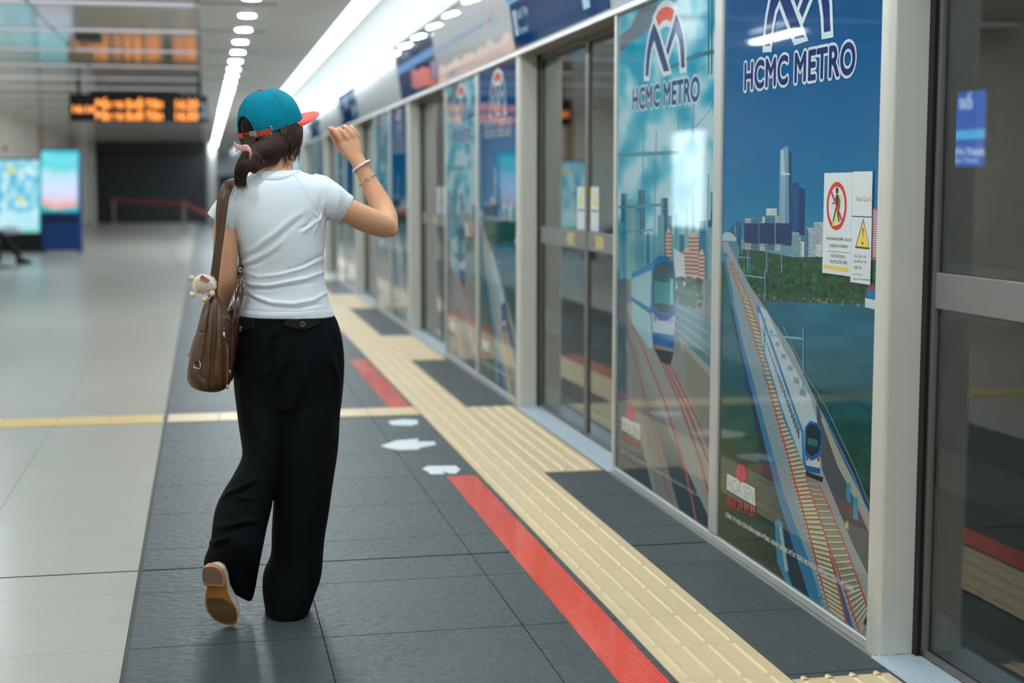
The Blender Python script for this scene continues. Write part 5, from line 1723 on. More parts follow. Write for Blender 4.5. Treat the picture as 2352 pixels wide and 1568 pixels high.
def smooth_poly(P, n=6):
    Q = []; k = len(P)
    for i in range(k):
        p0, p1, p2, p3 = P[i - 1], P[i], P[(i + 1) % k], P[(i + 2) % k]
        for j in range(n):
            f = j / n
            Q.append(tuple(0.5 * ((2 * p1[c_]) + (-p0[c_] + p2[c_]) * f + (2 * p0[c_] - 5 * p1[c_] + 4 * p2[c_] - p3[c_]) * f * f + (-p0[c_] + 3 * p1[c_] - 3 * p2[c_] + p3[c_]) * f ** 3) for c_ in (0, 1)))
    return Q
O2 = [sp(*zs(*p)) for p in smooth_poly(out)]
def slab(P, h0, h1):
    mb = MB(); n_ = len(P)
    mb.add([p + nrm_s * h0 for p in P] + [p + nrm_s * h1 for p in P], [(i, (i + 1) % n_, n_ + (i + 1) % n_, n_ + i) for i in range(n_)] + [tuple(range(n_ - 1, -1, -1)), tuple(range(n_, 2 * n_))])
    return mb
# upper (last) built behind the sole
up_ = MB(); R = []
cen = [(0.03, .018, .028), (.12, .029, .048), (.25, .033, .060), (.45, .030, .052), (.62, .038, .045), (.80, .041, .036), (.93, .030, .024), (1.0, .010, .010)]
heelc = sp(*zs(318, 868)); toec = sp(*zs(445, 1330))
for t_, w_, hh in cen:
    c_ = heelc.lerp(toec, t_) + side * (-.004 * math.sin(t_ * math.pi)) + side * .004
    R.append(ring(c_ - nrm_s * (hh / 2), side * w_, nrm_s * (hh / 2), 22, 2.4))
up_.rings(R)
shoeL = up_.build('shoe', m_upper, woman, True)
shoeL['label'] = 'cream left shoe lifted on its toe, tan sole to the camera'
slab(O2, -.004, .003).build('sole', m_sole, shoeL, False, bevel=.002)
hl = [(240, 885), (228, 920), (226, 950), (236, 997), (300, 1000), (380, 1005), (412, 968), (402, 915), (365, 870), (300, 845), (262, 855)]
slab([sp(*zs(*p)) for p in smooth_poly(hl, 4)], -.002, .020).build('heel', m_heel2, shoeL, False, bevel=.002)
hl2 = [(227, 905), (226, 950), (236, 997), (300, 1001), (375, 1006), (383, 960), (370, 915), (335, 882), (280, 872), (240, 885)]
def spo(px, py, h_):
    d = ray(px, py); t_ = ((toe - CO).dot(nrm_s) + h_) / d.dot(nrm_s); return CO + d * t_
mb = MB(); P = [spo(*zs(*p), .0205) for p in smooth_poly(hl2, 4)]; n_ = len(P)
mb.add([p for p in P] + [p + nrm_s * .002 for p in P], [(i, (i + 1) % n_, n_ + (i + 1) % n_, n_ + i) for i in range(n_)] + [tuple(range(n_ - 1, -1, -1)), tuple(range(n_, 2 * n_))])
mb.build('heel_tip', m_heel, shoeL)
st = [(262, 1140), (300, 1125), (380, 1128), (450, 1165), (492, 1220), (499, 1285), (470, 1322), (400, 1322), (330, 1290), (280, 1230)]
P = [spo(*zs(*p), .0031) for p in smooth_poly(st)]; n_ = len(P)
mb = MB(); mb.add(P + [p + nrm_s * .0006 for p in P], [(i, (i + 1) % n_, n_ + (i + 1) % n_, n_ + i) for i in range(n_)] + [tuple(range(n_, 2 * n_))])
mb.build('worn_patch', m_dirt, shoeL)
# right shoe, flat on the floor inside the wide hem
rs = MB(); R = []
for u, w_, hh in ((0, .024, .05), (.03, .032, .06), (.08, .031, .062), (.13, .034, .055), (.17, .040, .045), (.21, .036, .034), (.235, .018, .020)):
    c_ = Vector((0.232 + u * .10, 4.575 + u, 0.012 + hh / 2))
    R.append(ring(c_, Vector((w_, 0, 0)), Vector((0, 0, hh / 2)), 20, 2.5))
rs.rings(R)
shoeR = rs.build('shoe', m_upper, woman, True)
slabR = MB(); R = []
for u, w_ in ((0, .024), (.03, .033), (.08, .031), (.13, .035), (.17, .042), (.21, .037), (.238, .018)):
    c_ = Vector((0.232 + u * .10, 4.574 + u, 0.0085)); R.append(ring(c_, Vector((w_, 0, 0)), Vector((0, 0, .008)), 16, 3))
slabR.rings(R); slabR.build('sole', m_sole, shoeR, True)

# ---- cap
CC = H(.002, 0, .019)
capF = (FW + UP * 0.03).normalized()
capU = (UP - FW * 0.02).normalized()
capF = (FW + UP * 0.20).normalized(); capU = SD.cross(capF).normalized()
def Hc(f, s_, u): return CC + capF * f + SD * s_ + capU * u
cr = MB(); N = 72; M = 22
vs = []; 
def cap_pt(a, e, grow=0.0):
    """a: angle from front around, e: 0 rim .. 1 top"""
    ca, sa = math.cos(a), math.sin(a)
    rf, rb, rs_ = .108 + grow, .103 + grow, .0865 + grow
    hgt = .092 + grow
    th_ = e * math.pi / 2
    rr = math.cos(th_) ** 0.82
    zz_ = math.sin(th_) ** 0.95
    f = (rf if ca > 0 else rb) * ca * rr
    # rim drops a little at the back
    z0 = -.020 - .003 * (0.5 - 0.5 * ca)
    seam = 1 + .006 * abs(math.sin(3 * a)) ** 0.5 * rr
    wob = .0016 * mnoise.noise(Vector((ca * 4, sa * 4, e * 4)))
    return Hc(f * seam, rs_ * sa * rr * seam, z0 + (hgt - z0) * zz_) + (FW * ca + SD * sa) * wob
ids = {}
faces = []
for k in range(M + 1):
    for j in range(N):
        a = 2 * math.pi * j / N
        vs.append(cap_pt(a, min(k / M, .995)))
for k in range(M):
    for j in range(N):
        a = 2 * math.pi * (j + .5) / N
        e_ = (k + .5) / M
        # half-round opening at the back
        da = abs(a - math.pi) / 0.46
        if da < 1 and e_ < 0.33 * math.sqrt(1 - da * da): continue
        faces.append((k * N + j, k * N + (j + 1) % N, (k + 1) * N + (j + 1) % N, (k + 1) * N + j))
cr.add(vs, faces)
cap = cr.build('cap', m_teal, woman, True, recalc=True)
sol = cap.modifiers.new('th', 'SOLIDIFY'); sol.thickness = .0022; sol.offset = 1
ss = cap.modifiers.new('ss', 'SUBSURF'); ss.levels = 1; ss.render_levels = 1
cap['label'] = 'teal baseball cap with coral visor'
# seams and stitch rows
sm = MB()
for q in range(6):
    a = math.pi / 6 + q * math.pi / 3
    for dd in (-.022, .022):
        sm.tube([cap_pt(a + dd, e_ / 20, .0022) for e_ in range(0, 20)], .00045, 6)
for lv in (.045, .085, .115):
    P = [cap_pt(2 * math.pi * j / 96, lv, .0021) for j in range(97) if abs(2 * math.pi * j / 96 - math.pi) > .52]
    h_ = len(P) // 2
    sm.tube(P[:h_], .0004, 5); sm.tube(P[h_:], .0004, 5)
sm.build('stitching', mat('teal stitching', (0, 104, 122), 0.85), cap)
for q in range(6):
    a = q * math.pi / 3
    if q in (0,): continue
    p = cap_pt(a, .62, .0014)
    nn = (p - CC).normalized()
    ax = nn.orthogonal().normalized(); bx = nn.cross(ax)
    ey = MB(); ey.tube([p + (ax * math.cos(i * .5236) + bx * math.sin(i * .5236)) * .0032 for i in range(13)], .0009, 6)
    ey.build('eyelet', m_teal, cap)
bt = MB(); tp = cap_pt(0, .995, .002); tp = (tp + cap_pt(math.pi, .995, .002)) / 2
bt.ball(tp + UP * .001, (.0085, .0085, .0052), 16); bt.build('top_button', m_coral, cap, True)
# edge binding round the back opening
ed = MB(); P = []
for i in range(25):
    da = -1 + 2 * i / 24
    P.append(cap_pt(math.pi + da * .47, .34 * math.sqrt(max(0, 1 - da * da)) + .001, .002))
ed.tube(P, .0022, 8); ed.build('opening_binding', m_teal, cap, True)
# visor
vz = MB(); G = []; NU, NV = 26, 10
for iv in range(NV + 1):
    v_ = iv / NV
    for iu in range(NU + 1):
        a = lerp(-1.22, 1.22, iu / NU)
        b0 = cap_pt(a, .0, .001)
        fx = Hc(.102 * math.cos(a) + v_ * (.090 * math.sqrt(max(0, 1 - (a / 1.235) ** 2))), .0885 * math.sin(a) * (1 - .05 * v_), -.019 - .022 * math.sin(a) ** 2 * (.3 + .5 * v_) + .008 * v_ - 0.012 * v_ * v_)
        G.append(b0.lerp(fx, min(1, v_ * 3)) if v_ < .34 else fx)
n_ = NU + 1
vz.add(G, [(j * n_ + i, j * n_ + i + 1, (j + 1) * n_ + i + 1, (j + 1) * n_ + i) for j in range(NV) for i in range(NU)])
visor = vz.build('visor', m_coral, cap, True, recalc=False)
sv = visor.modifiers.new('th', 'SOLIDIFY'); sv.thickness = .003; sv.offset = 0
sv = visor.modifiers.new('ss', 'SUBSURF'); sv.levels = 1; sv.render_levels = 2
# strap under the opening with buckle
stp = MB(); R = []
for i in range(31):
    a = math.pi - lerp(-.55, 1.0, i / 30)
    lo = cap_pt(a, 0, .0035) - UP * .004; hi = cap_pt(a, .055, .0045)
    o_ = (FW * math.cos(a) + SD * math.sin(a))
    R.append([lo, lo + o_ * .002, hi + o_ * .002, hi])
stp.rings(R)
strap = stp.build('strap', m_orange, cap, False)
def strap_box(a0, a1, g, h0, h1, nm, m_, par, frame=False):
    mb = MB(); R = []
    for i in range(7):
        a = math.pi - lerp(a0, a1, i / 6)
        lo = cap_pt(a, 0, g) + UP * h0; hi = cap_pt(a, .055, g + .001) + UP * h1
        o_ = (FW * math.cos(a) + SD * math.sin(a))
        R.append([lo, lo + o_ * .002, hi + o_ * .002, hi])
    mb.rings(R)
    return mb.build(nm, m_, par)
strap_box(.28, .52, .0065, -.007, .004, 'buckle', m_steel, strap)
mb = MB()
a0, a1 = math.pi - .90, math.pi - .985
P = [cap_pt(a0, 0, .006) - UP * .006, cap_pt(a1, 0, .006) - UP * .006, cap_pt(a1, .07, .007) + UP * .003, cap_pt(a0, .07, .007) + UP * .003]
mb.tube(P[1:3][::-1] + [P[1]], .0016, 8); mb.tube([P[0], P[1]], .0016, 8); mb.tube([P[3], P[2]], .0016, 8)
mb.build('strap_loop', m_steel, strap, True)
# ---- sunglasses
sg = MB(); sg.ball(H(.088, .033, .012), (.020, .022, .021), 18); sg.ball(H(.088, -.033, .012), (.020, .022, .021), 18)
sg.tube([H(.100, .012, .018), H(.104, 0, .020), H(.100, -.012, .018)], .002, 8)
sg.tube([H(.088, .050, .020), H(.05, .072, .014), H(.0, .075, .006)], .0022, 8); sg.tube([H(.088, -.050, .020), H(.05, -.072, .014), H(.0, -.075, .006)], .0022, 8)
so = sg.build('sunglasses', mat('dark lens', (30, 62, 84), 0.08), woman, True)

# ---- hair
hb = MB()
# scalp volume under the cap and gathered towards the clip
hb.rings([head_ring(u, a - .010, b, s_ + .008, 28) for u, a, b, s_ in [(-.07, -.066, -.005, .048), (-.055, -.078, .012, .060), (-.03, -.088, .030, .067), (-.005, -.091, .044, .069), (.03, -.089, .040, .066), (.055, -.075, .035, .056), (.075, -.055, .02, .042)]])
P0 = [(650, 330, 4.605), (626, 337, 4.585), (603, 344, 4.56), (585, 346, 4.54), (575, 346, 4.535)]
hb.tube([W(*p) for p in P0], [(.030, .040), (.034, .038), (.030, .030), (.024, .024), (.017, .019)], 18)
hb.tube([W(566, 300, 4.612), W(566, 318, 4.585), W(571, 340, 4.545)], [.020, .020, .017], 14)
# tail: loop then fall
hb.tube([W(574, 342, 4.535), W(585, 368, 4.53), W(578, 382, 4.52), W(562, 380, 4.515), W(555, 400, 4.52), W(560, 425, 4.53)], [.019, .026, .026, .022, .018, .006], 16)
me = voxel(hb, 0.004, 3, 0.5)
def tuck(me_, keep=.965):
    """keep everything above the cap rim inside the crown"""
    for v in me_.vertices:
        d = v.co - CC
        u = d.dot(capU)
        if u < -.026: continue
        zz_ = min(.999, max(0, (u + .020) / .112))
        rm = math.cos(math.asin(zz_)) ** .82 * keep
        f_, s_ = d.dot(capF), d.dot(SD)
        q = math.hypot(f_ / .103, s_ / .0865)
        if q > rm:
            k_ = rm / q
            v.co = CC + capU * u + capF * (f_ * k_) + SD * (s_ * k_)
    me_.update()
tuck(me)
hbv = bvh_of(me)
hair = link_mesh('hair', me, m_hair, woman, True)
hair['label'] = 'dark brown hair gathered low in a clip'
rnd = random.Random(21)
m_lock = mat('hair strands', (50, 29, 20), 0.45, spec=0.32, var=(140, 0.3))
def jit(a): return rnd.uniform(-a, a)
def on_hair(x, y, Y, lift):
    h_ = hit(hbv, x, y, lift)
    if h_ is None: return W(x, y, Y)
    return h_
LK = []
def strand(pts, r0, r1=.0004, n_=5, sub=4, lift=None):
    """pts (px, py, Y); lift: lay it on the hair surface"""
    m_ = (len(pts) - 1) * sub
    T = [tuple(map(float, p)) for p in pts]
    P = []
    for i in range(m_ + 1):
        q = cat(T, i / m_)
        P.append(W(*q) if lift is None else on_hair(*q, lift))
    R_ = [lerp(r0, r1, (i / m_) ** 1.5) * (0.4 if i == 0 else 1) for i in range(m_ + 1)]
    LK[-1].tube(P, R_, n_)
# sweep from the cap edge round to the clip
LK.append(MB())
for i in range(420):
    t_ = rnd.random() ** .8
    sx = lerp(556, 684, t_); sy = 304 - 20 * max(0, (sx - 600) / 84) ** 1.3
    k = rnd.random()
    ex, ey_ = 577 + jit(4), 337 + 20 * t_ + jit(4)
    mx, my = lerp(sx, ex, .40), lerp(sy, ey_, .42) + t_ * t_ * lerp(6, 34, k) + 2
    strand([(sx, sy, 4.60), (lerp(sx, mx, .5) + 2 * t_, lerp(sy, my, .5) + 9 * t_ * (.4 + k), 4.59), (mx, my, 4.57), (lerp(mx, ex, .6), lerp(my, ey_, .6) + 4 * k * t_, 4.54), (ex, ey_, 4.52)], rnd.uniform(.0008, .0018), .0006, 5, 5, rnd.uniform(.0002, .0022))
# outline flyaways under the nape
LK.append(MB())
for i in range(60):
    k = rnd.random()
    strand([(660 + jit(8), 318 + jit(10), 4.585), (lerp(648, 640, k), lerp(348, 368, k) + jit(4), 4.58), (lerp(620, 610, k), lerp(360, 384, k), 4.56), (598, 372 + 10 * k, 4.535)], rnd.uniform(.0006, .0012), .0005, 4, 5, .001)
# tail
LK.append(MB())
for i in range(190):
    k = rnd.random(); b_ = jit(1)
    strand([(572 + b_ * 9, 342 + jit(5), 4.52), (565 + b_ * 17, 366 + jit(3), 4.505), (555 + b_ * 15, 386, 4.500), (549 + b_ * 12 + k * 3, 404, 4.508), (549 + b_ * 13 + k * 9, 418 + jit(6) + k * 16, 4.514)], rnd.uniform(.0008, .0019), .0003, 5, 4, None if k > .6 else rnd.uniform(.0002, .002))
for i in range(130):     # rolled loop at the nape
    b_ = jit(1)
    strand([(580 + jit(3), 348 + b_ * 5, 4.51), (598 + b_ * 5, 360 + b_ * 7, 4.51), (602 + b_ * 6, 375 + b_ * 7, 4.508), (587 + b_ * 3, 387 + b_ * 6, 4.502), (567, 383 + b_ * 8, 4.500), (555 + b_ * 3, 400, 4.502)], rnd.uniform(.0008, .0017), .0006, 5, 4, rnd.uniform(.0002, .0022))
# locks beside the ear and face
LK.append(MB())
for i in range(170):
    k = rnd.random()
    x0 = lerp(666, 694, k)
    L_ = rnd.choice([338, 350, 358, 366, 372]) + jit(8)
    strand([(x0, 279, 4.615 + k * .04), (x0 + 1 + jit(2), 305, 4.592 + k * .04), (x0 + jit(3) - 1, lerp(305, L_, .5), 4.588 + k * .035), (x0 - 4 - 5 * k + jit(4), L_, 4.60 + k * .02)], rnd.uniform(.0006, .0014), .0002)
for i in range(24):      # in front of the ear, swept back
    k = rnd.random()
    strand([(lerp(640, 668, k), 284, 4.59), (lerp(642, 666, k) + 2, 300, 4.575), (lerp(640, 660, k), 322 + jit(4), 4.572), (lerp(622, 650, k), 345 + jit(6), 4.565)], rnd.uniform(.0006, .0013), .0004)
for (x, y) in ((660, 390), (652, 386), (664, 382), (675, 368), (681, 372), (657, 378), (686, 362)):
    for q in range(3):
        strand([(664 + jit(3), 312, 4.578), (657 + jit(2), 340, 4.573), (lerp(650, x, .5) + jit(1.5), 365, 4.578), (x + jit(2), y, 4.59)], .0009, .0002)
# below the strap opening and inside the cap opening
LK.append(MB())
for i in range(120):
    k = rnd.random()
    strand([(lerp(553, 594, k), 268, 4.616), (lerp(553, 592, k), 290, 4.610), (lerp(555, 590, k), 305, 4.600), (lerp(560, 585, k), 324, 4.55), (lerp(568, 581, k), 342, 4.520)], rnd.uniform(.0010, .0020), .0012)
for mb_ in LK:
    lk = mb_.build('lock', m_lock, hair, True)
    lk['kind'] = 'stuff'
# clip
m_clip = mat('dusty pink acetate', (224, 166, 156), 0.3)
cl = MB(); R = []
for (x, y, Y, w_) in ((539, 332, 4.508, .0100), (546, 338, 4.500, .0085), (554, 341, 4.490, .0085), (563, 339, 4.482, .0095), (571, 341, 4.478, .0105), (577, 348, 4.480, .0105), (579, 358, 4.486, .007)):
    p = W(x, y, Y); R.append(ring(p, Vector((-.002, .0, w_)), Vector((.0012, .003, 0)), 12, 3))
cl.rings(R)
clip = cl.build('hair_clip', m_clip, hair, True)
c2 = MB(); c2.tube([W(545, 340, 4.505), W(543, 348, 4.51)], .0022, 8); c2.tube([W(574, 352, 4.488), W(575, 366, 4.496)], .0028, 8); c2.build('clip_tooth', m_clip, clip, True)

# ---- bangle and bracelet
def loop_on_arm(px0, px1, Y, rr, n=40):
    a, b = W(*px0, Y), W(*px1, Y)
    c_ = (a + b) / 2; ax = (b - a) / 2
    return c_, ax
c_, ax = loop_on_arm((812, 394), (849, 370), 4.83, 0)
axn = ax.normalized()
arm_dir = (W(816, 352, 4.83) - W(862, 430, 4.83)).normalized()
dep = Vector((0, ax.length * .98, 0)) - arm_dir * .006
mb = MB(); mb.tube([c_ + ax * math.cos(i * math.pi / 24) + dep * math.sin(i * math.pi / 24) for i in range(49)], .0046, 12, cap=False)
mb.build('bangle', mat('pale pink jade', (222, 206, 214), 0.12, coat=0.6, sss=0.2), woman, True)
c_, ax = loop_on_arm((825, 426), (862, 401), 4.83, 0)
dep = Vector((0, .0355, 0)) - arm_dir * .004
mb = MB()
for i in range(44):
    a = 2 * math.pi * i / 44
    if abs(a - 1.5 * math.pi - .1) < .20: continue
    mb.ball(c_ + ax * math.cos(a) + dep * math.sin(a), .0021, 8)
br = mb.build('bracelet', m_steel, woman, True)
p = c_ + dep * -1.02 + ax * -.12
mb = MB(); mb.tube([p + Vector((.0056 * math.cos(i * math.pi / 12), -.001, .0056 * math.sin(i * math.pi / 12))) for i in range(25)], .0014, 8, cap=False)
mb.build('ring_charm', m_steel, br, True)

# ============================================================ BAG
m_bag = mat('brown leather', (76, 49, 27), 0.42, spec=0.45, bump=(90, 0.2, 0.0006), var=(7, 0.12))
m_bag2 = mat('glossy dark brown leather', (62, 34, 24), 0.18, spec=0.6, coat=0.3, var=(7, 0.12))
m_stitch = mat('tan stitching', (150, 112, 74), 0.8)
bag = thing('shoulder_bag', W(480, 895, 4.47), 'slouchy brown leather bag hanging from the woman\'s left shoulder', 'bag')
def zb(x, y): return (400 + x * .29337, 640 + y * .29337)
bg = MB(); R = []
px_loft(bg, [(480, 676, 499, 676, 4.50, .02), (472, 692, 508, 690, 4.50, .05), (464, 715, 524, 712, 4.50, .075), (455, 745, 533, 742, 4.50, .10), (446, 780, 533, 780, 4.50, .115), (438, 815, 531, 815, 4.50, .125), (432, 845, 531, 845, 4.50, .13), (430, 868, 530, 872, 4.50, .125), (436, 882, 520, 886, 4.50, .115), (460, 890, 505, 894, 4.50, .09)], 36, 5, 2.6)
me = voxel(bg, 0.0035, 3, 0.5)
BF = []
def bf_(pts, w_, a_): BF.append(([zb(*p) for p in pts], w_, a_))
bf_([(300, 190), (285, 400), (270, 600), (260, 860)], 3.0, .006)
bf_([(322, 180), (318, 400), (300, 640), (285, 860)], 3.0, -.009)
bf_([(262, 200), (235, 420), (215, 640)], 4, -.008)
bf_([(350, 220), (350, 500), (345, 850)], 5, .006)
bf_([(150, 700), (200, 790), (290, 850)], 5, .006)
bf_([(140, 760), (200, 830), (270, 870)], 4, -.005)
bf_([(395, 300), (440, 330)], 4, .006)
bf_([(160, 450), (140, 640), (130, 780)], 5, .005)
folds(me, BF, nz=(14, .003))
bb = bvh_of(me)
bag_body = link_mesh('body', me, m_bag, bag, True)
# side tab with ring
tb_ = MB()
for q in ([zb(240, 165), zb(285, 160), zb(240, 420), zb(190, 420)], [zb(190, 420), zb(240, 420), zb(204, 660), zb(158, 660)]):
    drape(tb_, bb, q, .004, 10)
tab = tb_.build('side_tab', m_bag, bag, True)
tb_ = MB(); drape(tb_, bb, [zb(165, 690), zb(205, 695), zb(210, 745), zb(170, 745)], .004, 5); drape(tb_, bb, [zb(170, 745), zb(210, 745), zb(205, 778), zb(190, 778)], .004, 5)
tb_.build('side_tab', m_bag, bag, True)
mb = MB(); p = [hit(bb, *zb(*q), .008) for q in ((155, 660), (160, 695), (200, 708), (206, 690), (202, 650), (190, 645))]
mb.tube(p, .0018, 8); mb.build('ring', m_steel, tab, True)
sti = MB()
for pts in ([(232, 200), (205, 420), (172, 640)], [(275, 200), (232, 420), (196, 640)], [(372, 370), (362, 600), (358, 830)], [(400, 370), (398, 400)]):
    m_ = 60
    for i in range(m_):
        x, y = cat([tuple(map(float, q)) for q in pts], i / m_); x2, y2 = cat([tuple(map(float, q)) for q in pts], (i + .55) / m_)
        a, b = hit(bb, *zb(x, y), .0088 if pts[0][0] < 300 else .001), hit(bb, *zb(x2, y2), .0088 if pts[0][0] < 300 else .001)
        if a and b and (a - b).length < .02: sti.tube([a, b], .0005, 4)
sti.build('stitching', m_stitch, bag_body)
# zip pocket
zp_ = MB(); drape(zp_, bb, [zb(381, 372), zb(397, 374), zb(391, 840), zb(374, 840)], .0010, 12); zo = zp_.build('zip_pocket', mat('dark zip tape', (62, 40, 24), 0.5), bag, True)
def hook(pts, r, nm, m_, par, lift=.006):
    mb = MB(); P = [hit(bb, *zb(*q), lift) or W(*zb(*q), 4.42) for q in pts]; mb.tube(P, r, 8); return mb.build(nm, m_, par, True)
hook([(388, 415), (396, 440), (390, 465), (384, 445), (388, 415)], .0022, 'zip_slider', m_steel, zo, .006)
pu = MB(); P = [W(*zb(*q), 4.405) for q in ((392, 460), (400, 500), (412, 560), (414, 640), (415, 760), (414, 830))]
pu.tube(P, [.0030, .0045, .0062, .0034, .0032, .0032], 8); pl = pu.build('zip_pull', mat('tan leather pull', (122, 80, 50), 0.5), zo, True)
pu = MB(); pu.tube([W(*zb(414, 828), 4.405), W(*zb(414, 862), 4.405)], [.0042, .0042], 10); pu.build('pull_end', m_steel, pl, True)
pu = MB(); pu.tube([W(*zb(405, 500), 4.41), W(*zb(425, 640), 4.42), W(*zb(432, 715), 4.43)], [.004, .003, .003], 8); pu.build('zip_pull', mat('tan leather pull', (122, 80, 50), 0.5), zo, True)
pu = MB(); pu.tube([W(*zb(430, 715), 4.43), W(*zb(442, 748), 4.43)], [.004, .004], 10); pu.build('pull_end', m_steel, zo, True)
pu = MB(); pu.tube([W(*zb(122, 575), 4.5), W(*zb(108, 605), 4.49)], [.0012, .002], 6); pu.build('zip_pull', mat('orange tag', (206, 92, 54), 0.6), bag)
# inner (body-side) panel, glossy
ip = MB()
px_loft(ip, [(549, 640, 557, 646, 4.56, .010), (541, 665, 560, 668, 4.55, .022), (537, 690, 557, 694, 4.55, .035), (524, 712, 554, 712, 4.55, .05), (516, 735, 552, 730, 4.55, .06), (515, 790, 548, 780, 4.55, .07), (515, 850, 540, 845, 4.55, .07), (515, 872, 535, 870, 4.55, .06)], 28, 5, 2.2)
me = voxel(ip, 0.0032, 2, 0.5)
folds(me, [([(543, 660), (540, 700), (532, 760)], 2.5, .004), ([(549, 670), (546, 720), (540, 780)], 2.5, -.004)], nz=(20, .002))
ib = bvh_of(me)
inner = link_mesh('inner_panel', me, m_bag2, bag, True)
mb = MB(); q = [(463, 150), (470, 180), (458, 205), (452, 235)]
P = [W(*zb(*a), 4.485) for a in q]; mb.tube(P, [.004, .0035, .0035, .003], 8); mb.build('zip_slider', m_steel, inner, True)
mb = MB(); mb.ball(W(*zb(398, 250), 4.50), .005, 10); mb.build('stud', m_steel, inner, True)
# straps
def ribbon(mb, pts, w_, th=.0022, tw=None):
    m_ = (len(pts) - 1) * 6
    T = [tuple(map(float, p)) for p in pts]
    P = [W(*cat(T, i / m_)) for i in range(m_ + 1)]
    R = []
    for i, p in enumerate(P):
        t_ = (P[min(i + 1, m_)] - P[max(i - 1, 0)]).normalized()
        back = Vector((0, -1, 0)) if tw is None else Vector(tw[0]).lerp(Vector(tw[1]), i / m_).normalized()
        s_ = t_.cross(back).normalized(); b_ = s_.cross(t_).normalized()
        ww = w_ if isinstance(w_, float) else cat(list(w_), i / m_)
        R.append([p + s_ * ww + b_ * th, p - s_ * ww + b_ * th, p - s_ * ww - b_ * th, p + s_ * ww - b_ * th])
    mb.rings(R)
s1 = MB(); ribbon(s1, [(541, 414, 4.66), (535, 415, 4.60), (518, 424, 4.545), (507, 448, 4.528), (503, 485, 4.518), (502, 540, 4.508), (496, 590, 4.498), (490, 640, 4.492), (487, 690, 4.485)], [.007, .0085, .0085, .0085, .009, .009, .009, .0095, .010], tw=[(.1, -.9, .3), (-.3, -1, 0)])
s1.build('strap', m_bag, bag, False, bevel=.001)
s2 = MB(); ribbon(s2, [(546, 414, 4.66), (541, 417, 4.60), (531, 426, 4.54), (521, 450, 4.515), (515, 485, 4.505), (508, 540, 4.497), (501, 590, 4.487), (495, 640, 4.482), (490, 690, 4.48)], [.007, .0085, .0085, .0085, .009, .009, .009, .0095, .010], tw=[(.3, -.9, .2), (.15, -1, 0)])
s2.build('strap', m_bag, bag, False, bevel=.001)
s3_ = MB(); ribbon(s3_, [(548, 425, 4.74), (552, 500, 4.76), (553, 570, 4.70), (553, 600, 4.64), (551, 625, 4.58), (551, 650, 4.55)], [.009, .009, .009, .007, .008, .008])
s3_.build('strap', m_bag2, bag, False, bevel=.001)
mb = MB(); mb.tube([W(552 + 3.2 * math.cos(i * .5236), 620 + 5 * math.sin(i * .5236), 4.555) for i in range(13)], .0022, 8, cap=False); mb.build('ring', m_steel, bag, True)

# ---- fluffy charm
charm = thing('bag_charm', W(470, 650, 4.45), 'fluffy cream pompom charm with wooden beads hanging on the bag strap', 'bag charm')
def zc(x, y): return (420 + x * .1148, 600 + y * .1148)
cc = W(*zc(430, 440), 4.452)
m_fluff = mat('cream fluff', (222, 208, 186), 0.95, sheen=0.4)
mb = MB(); mb.ball(cc, (.031, .026, .027), 20); core = mb.build('fluff_ball', m_fluff, charm, True)
fz = MB(); rnd = random.Random(5)
for i in range(2600):
    z = rnd.uniform(-1, 1); a = rnd.uniform(0, 2 * math.pi); r_ = math.sqrt(1 - z * z)
    d_ = Vector((r_ * math.cos(a), r_ * math.sin(a), z))
    p = cc + Vector((d_.x * .030, d_.y * .025, d_.z * .026))
    q = p + d_ * rnd.uniform(.004, .009) + Vector((jit(.002), jit(.002), -.003))
    s_ = d_.orthogonal().normalized() * .00035
    fz.add([p - s_, p + s_, q], [(0, 1, 2)])
fo = fz.build('fur', m_fluff, core, recalc=False); fo['kind'] = 'stuff'
m_bead = mat('wooden bead', (226, 196, 150), 0.55, var=(60, 0.06))
for (x, y) in ((172, 335), (188, 660), (426, 760), (584, 640)):
    mb = MB(); mb.ball(W(*zc(x, y), 4.432), .0088, 16); mb.build('bead', m_bead, charm, True)
mb = MB()
for pts in ([(240, 460), (220, 540), (208, 620)], [(430, 580), (465, 640), (455, 720)], [(578, 560), (580, 600)], [(570, 690), (540, 740), (480, 740)]):
    mb.tube([W(*zc(*p), 4.428) for p in pts], .0010, 6)
mb.build('cord', mat('white cord', (222, 222, 216), 0.7), charm, True)
fp = MB(); P = [(335, 330), (360, 290), (420, 290), (520, 360), (540, 380), (510, 400), (480, 425), (420, 405), (370, 385)]
fp.add([W(*zc(*p), 4.4245) for p in P] + [W(*zc(*p), 4.43) for p in P], [tuple(range(9))] + [(i, (i + 1) % 9, 9 + (i + 1) % 9, 9 + i) for i in range(9)])
face = fp.build('face_patch', mat('salmon felt', (196, 112, 86), 0.8), charm)
for P in ([(332, 330), (345, 318), (358, 300), (378, 288), (398, 268), (418, 290), (380, 318), (345, 345)], [(455, 420), (480, 395), (500, 380), (520, 362), (535, 380), (525, 400), (500, 405), (485, 428)]):
    fp = MB(); fp.poly([W(*zc(*p), 4.4238) for p in P]); fp.build('trim_patch', mat('blue felt', (36, 108, 162), 0.8), face)
fp = MB(); 
for P in ([(390, 350), (430, 352), (460, 328)], [(432, 352), (428, 375)]):
    fp.tube([W(*zc(*p), 4.4236) for p in P], .0005, 6)
fp.build('stitched_mouth', mat('dark thread', (70, 30, 24), 0.7), face)
mb = MB(); mb.tube([W(*zc(470, 660), 4.455), W(490, 684, 4.46), W(489, 676, 4.48)], .0012, 6); mb.build('cord', mat('dark cord', (40, 28, 22), 0.7), charm, True)

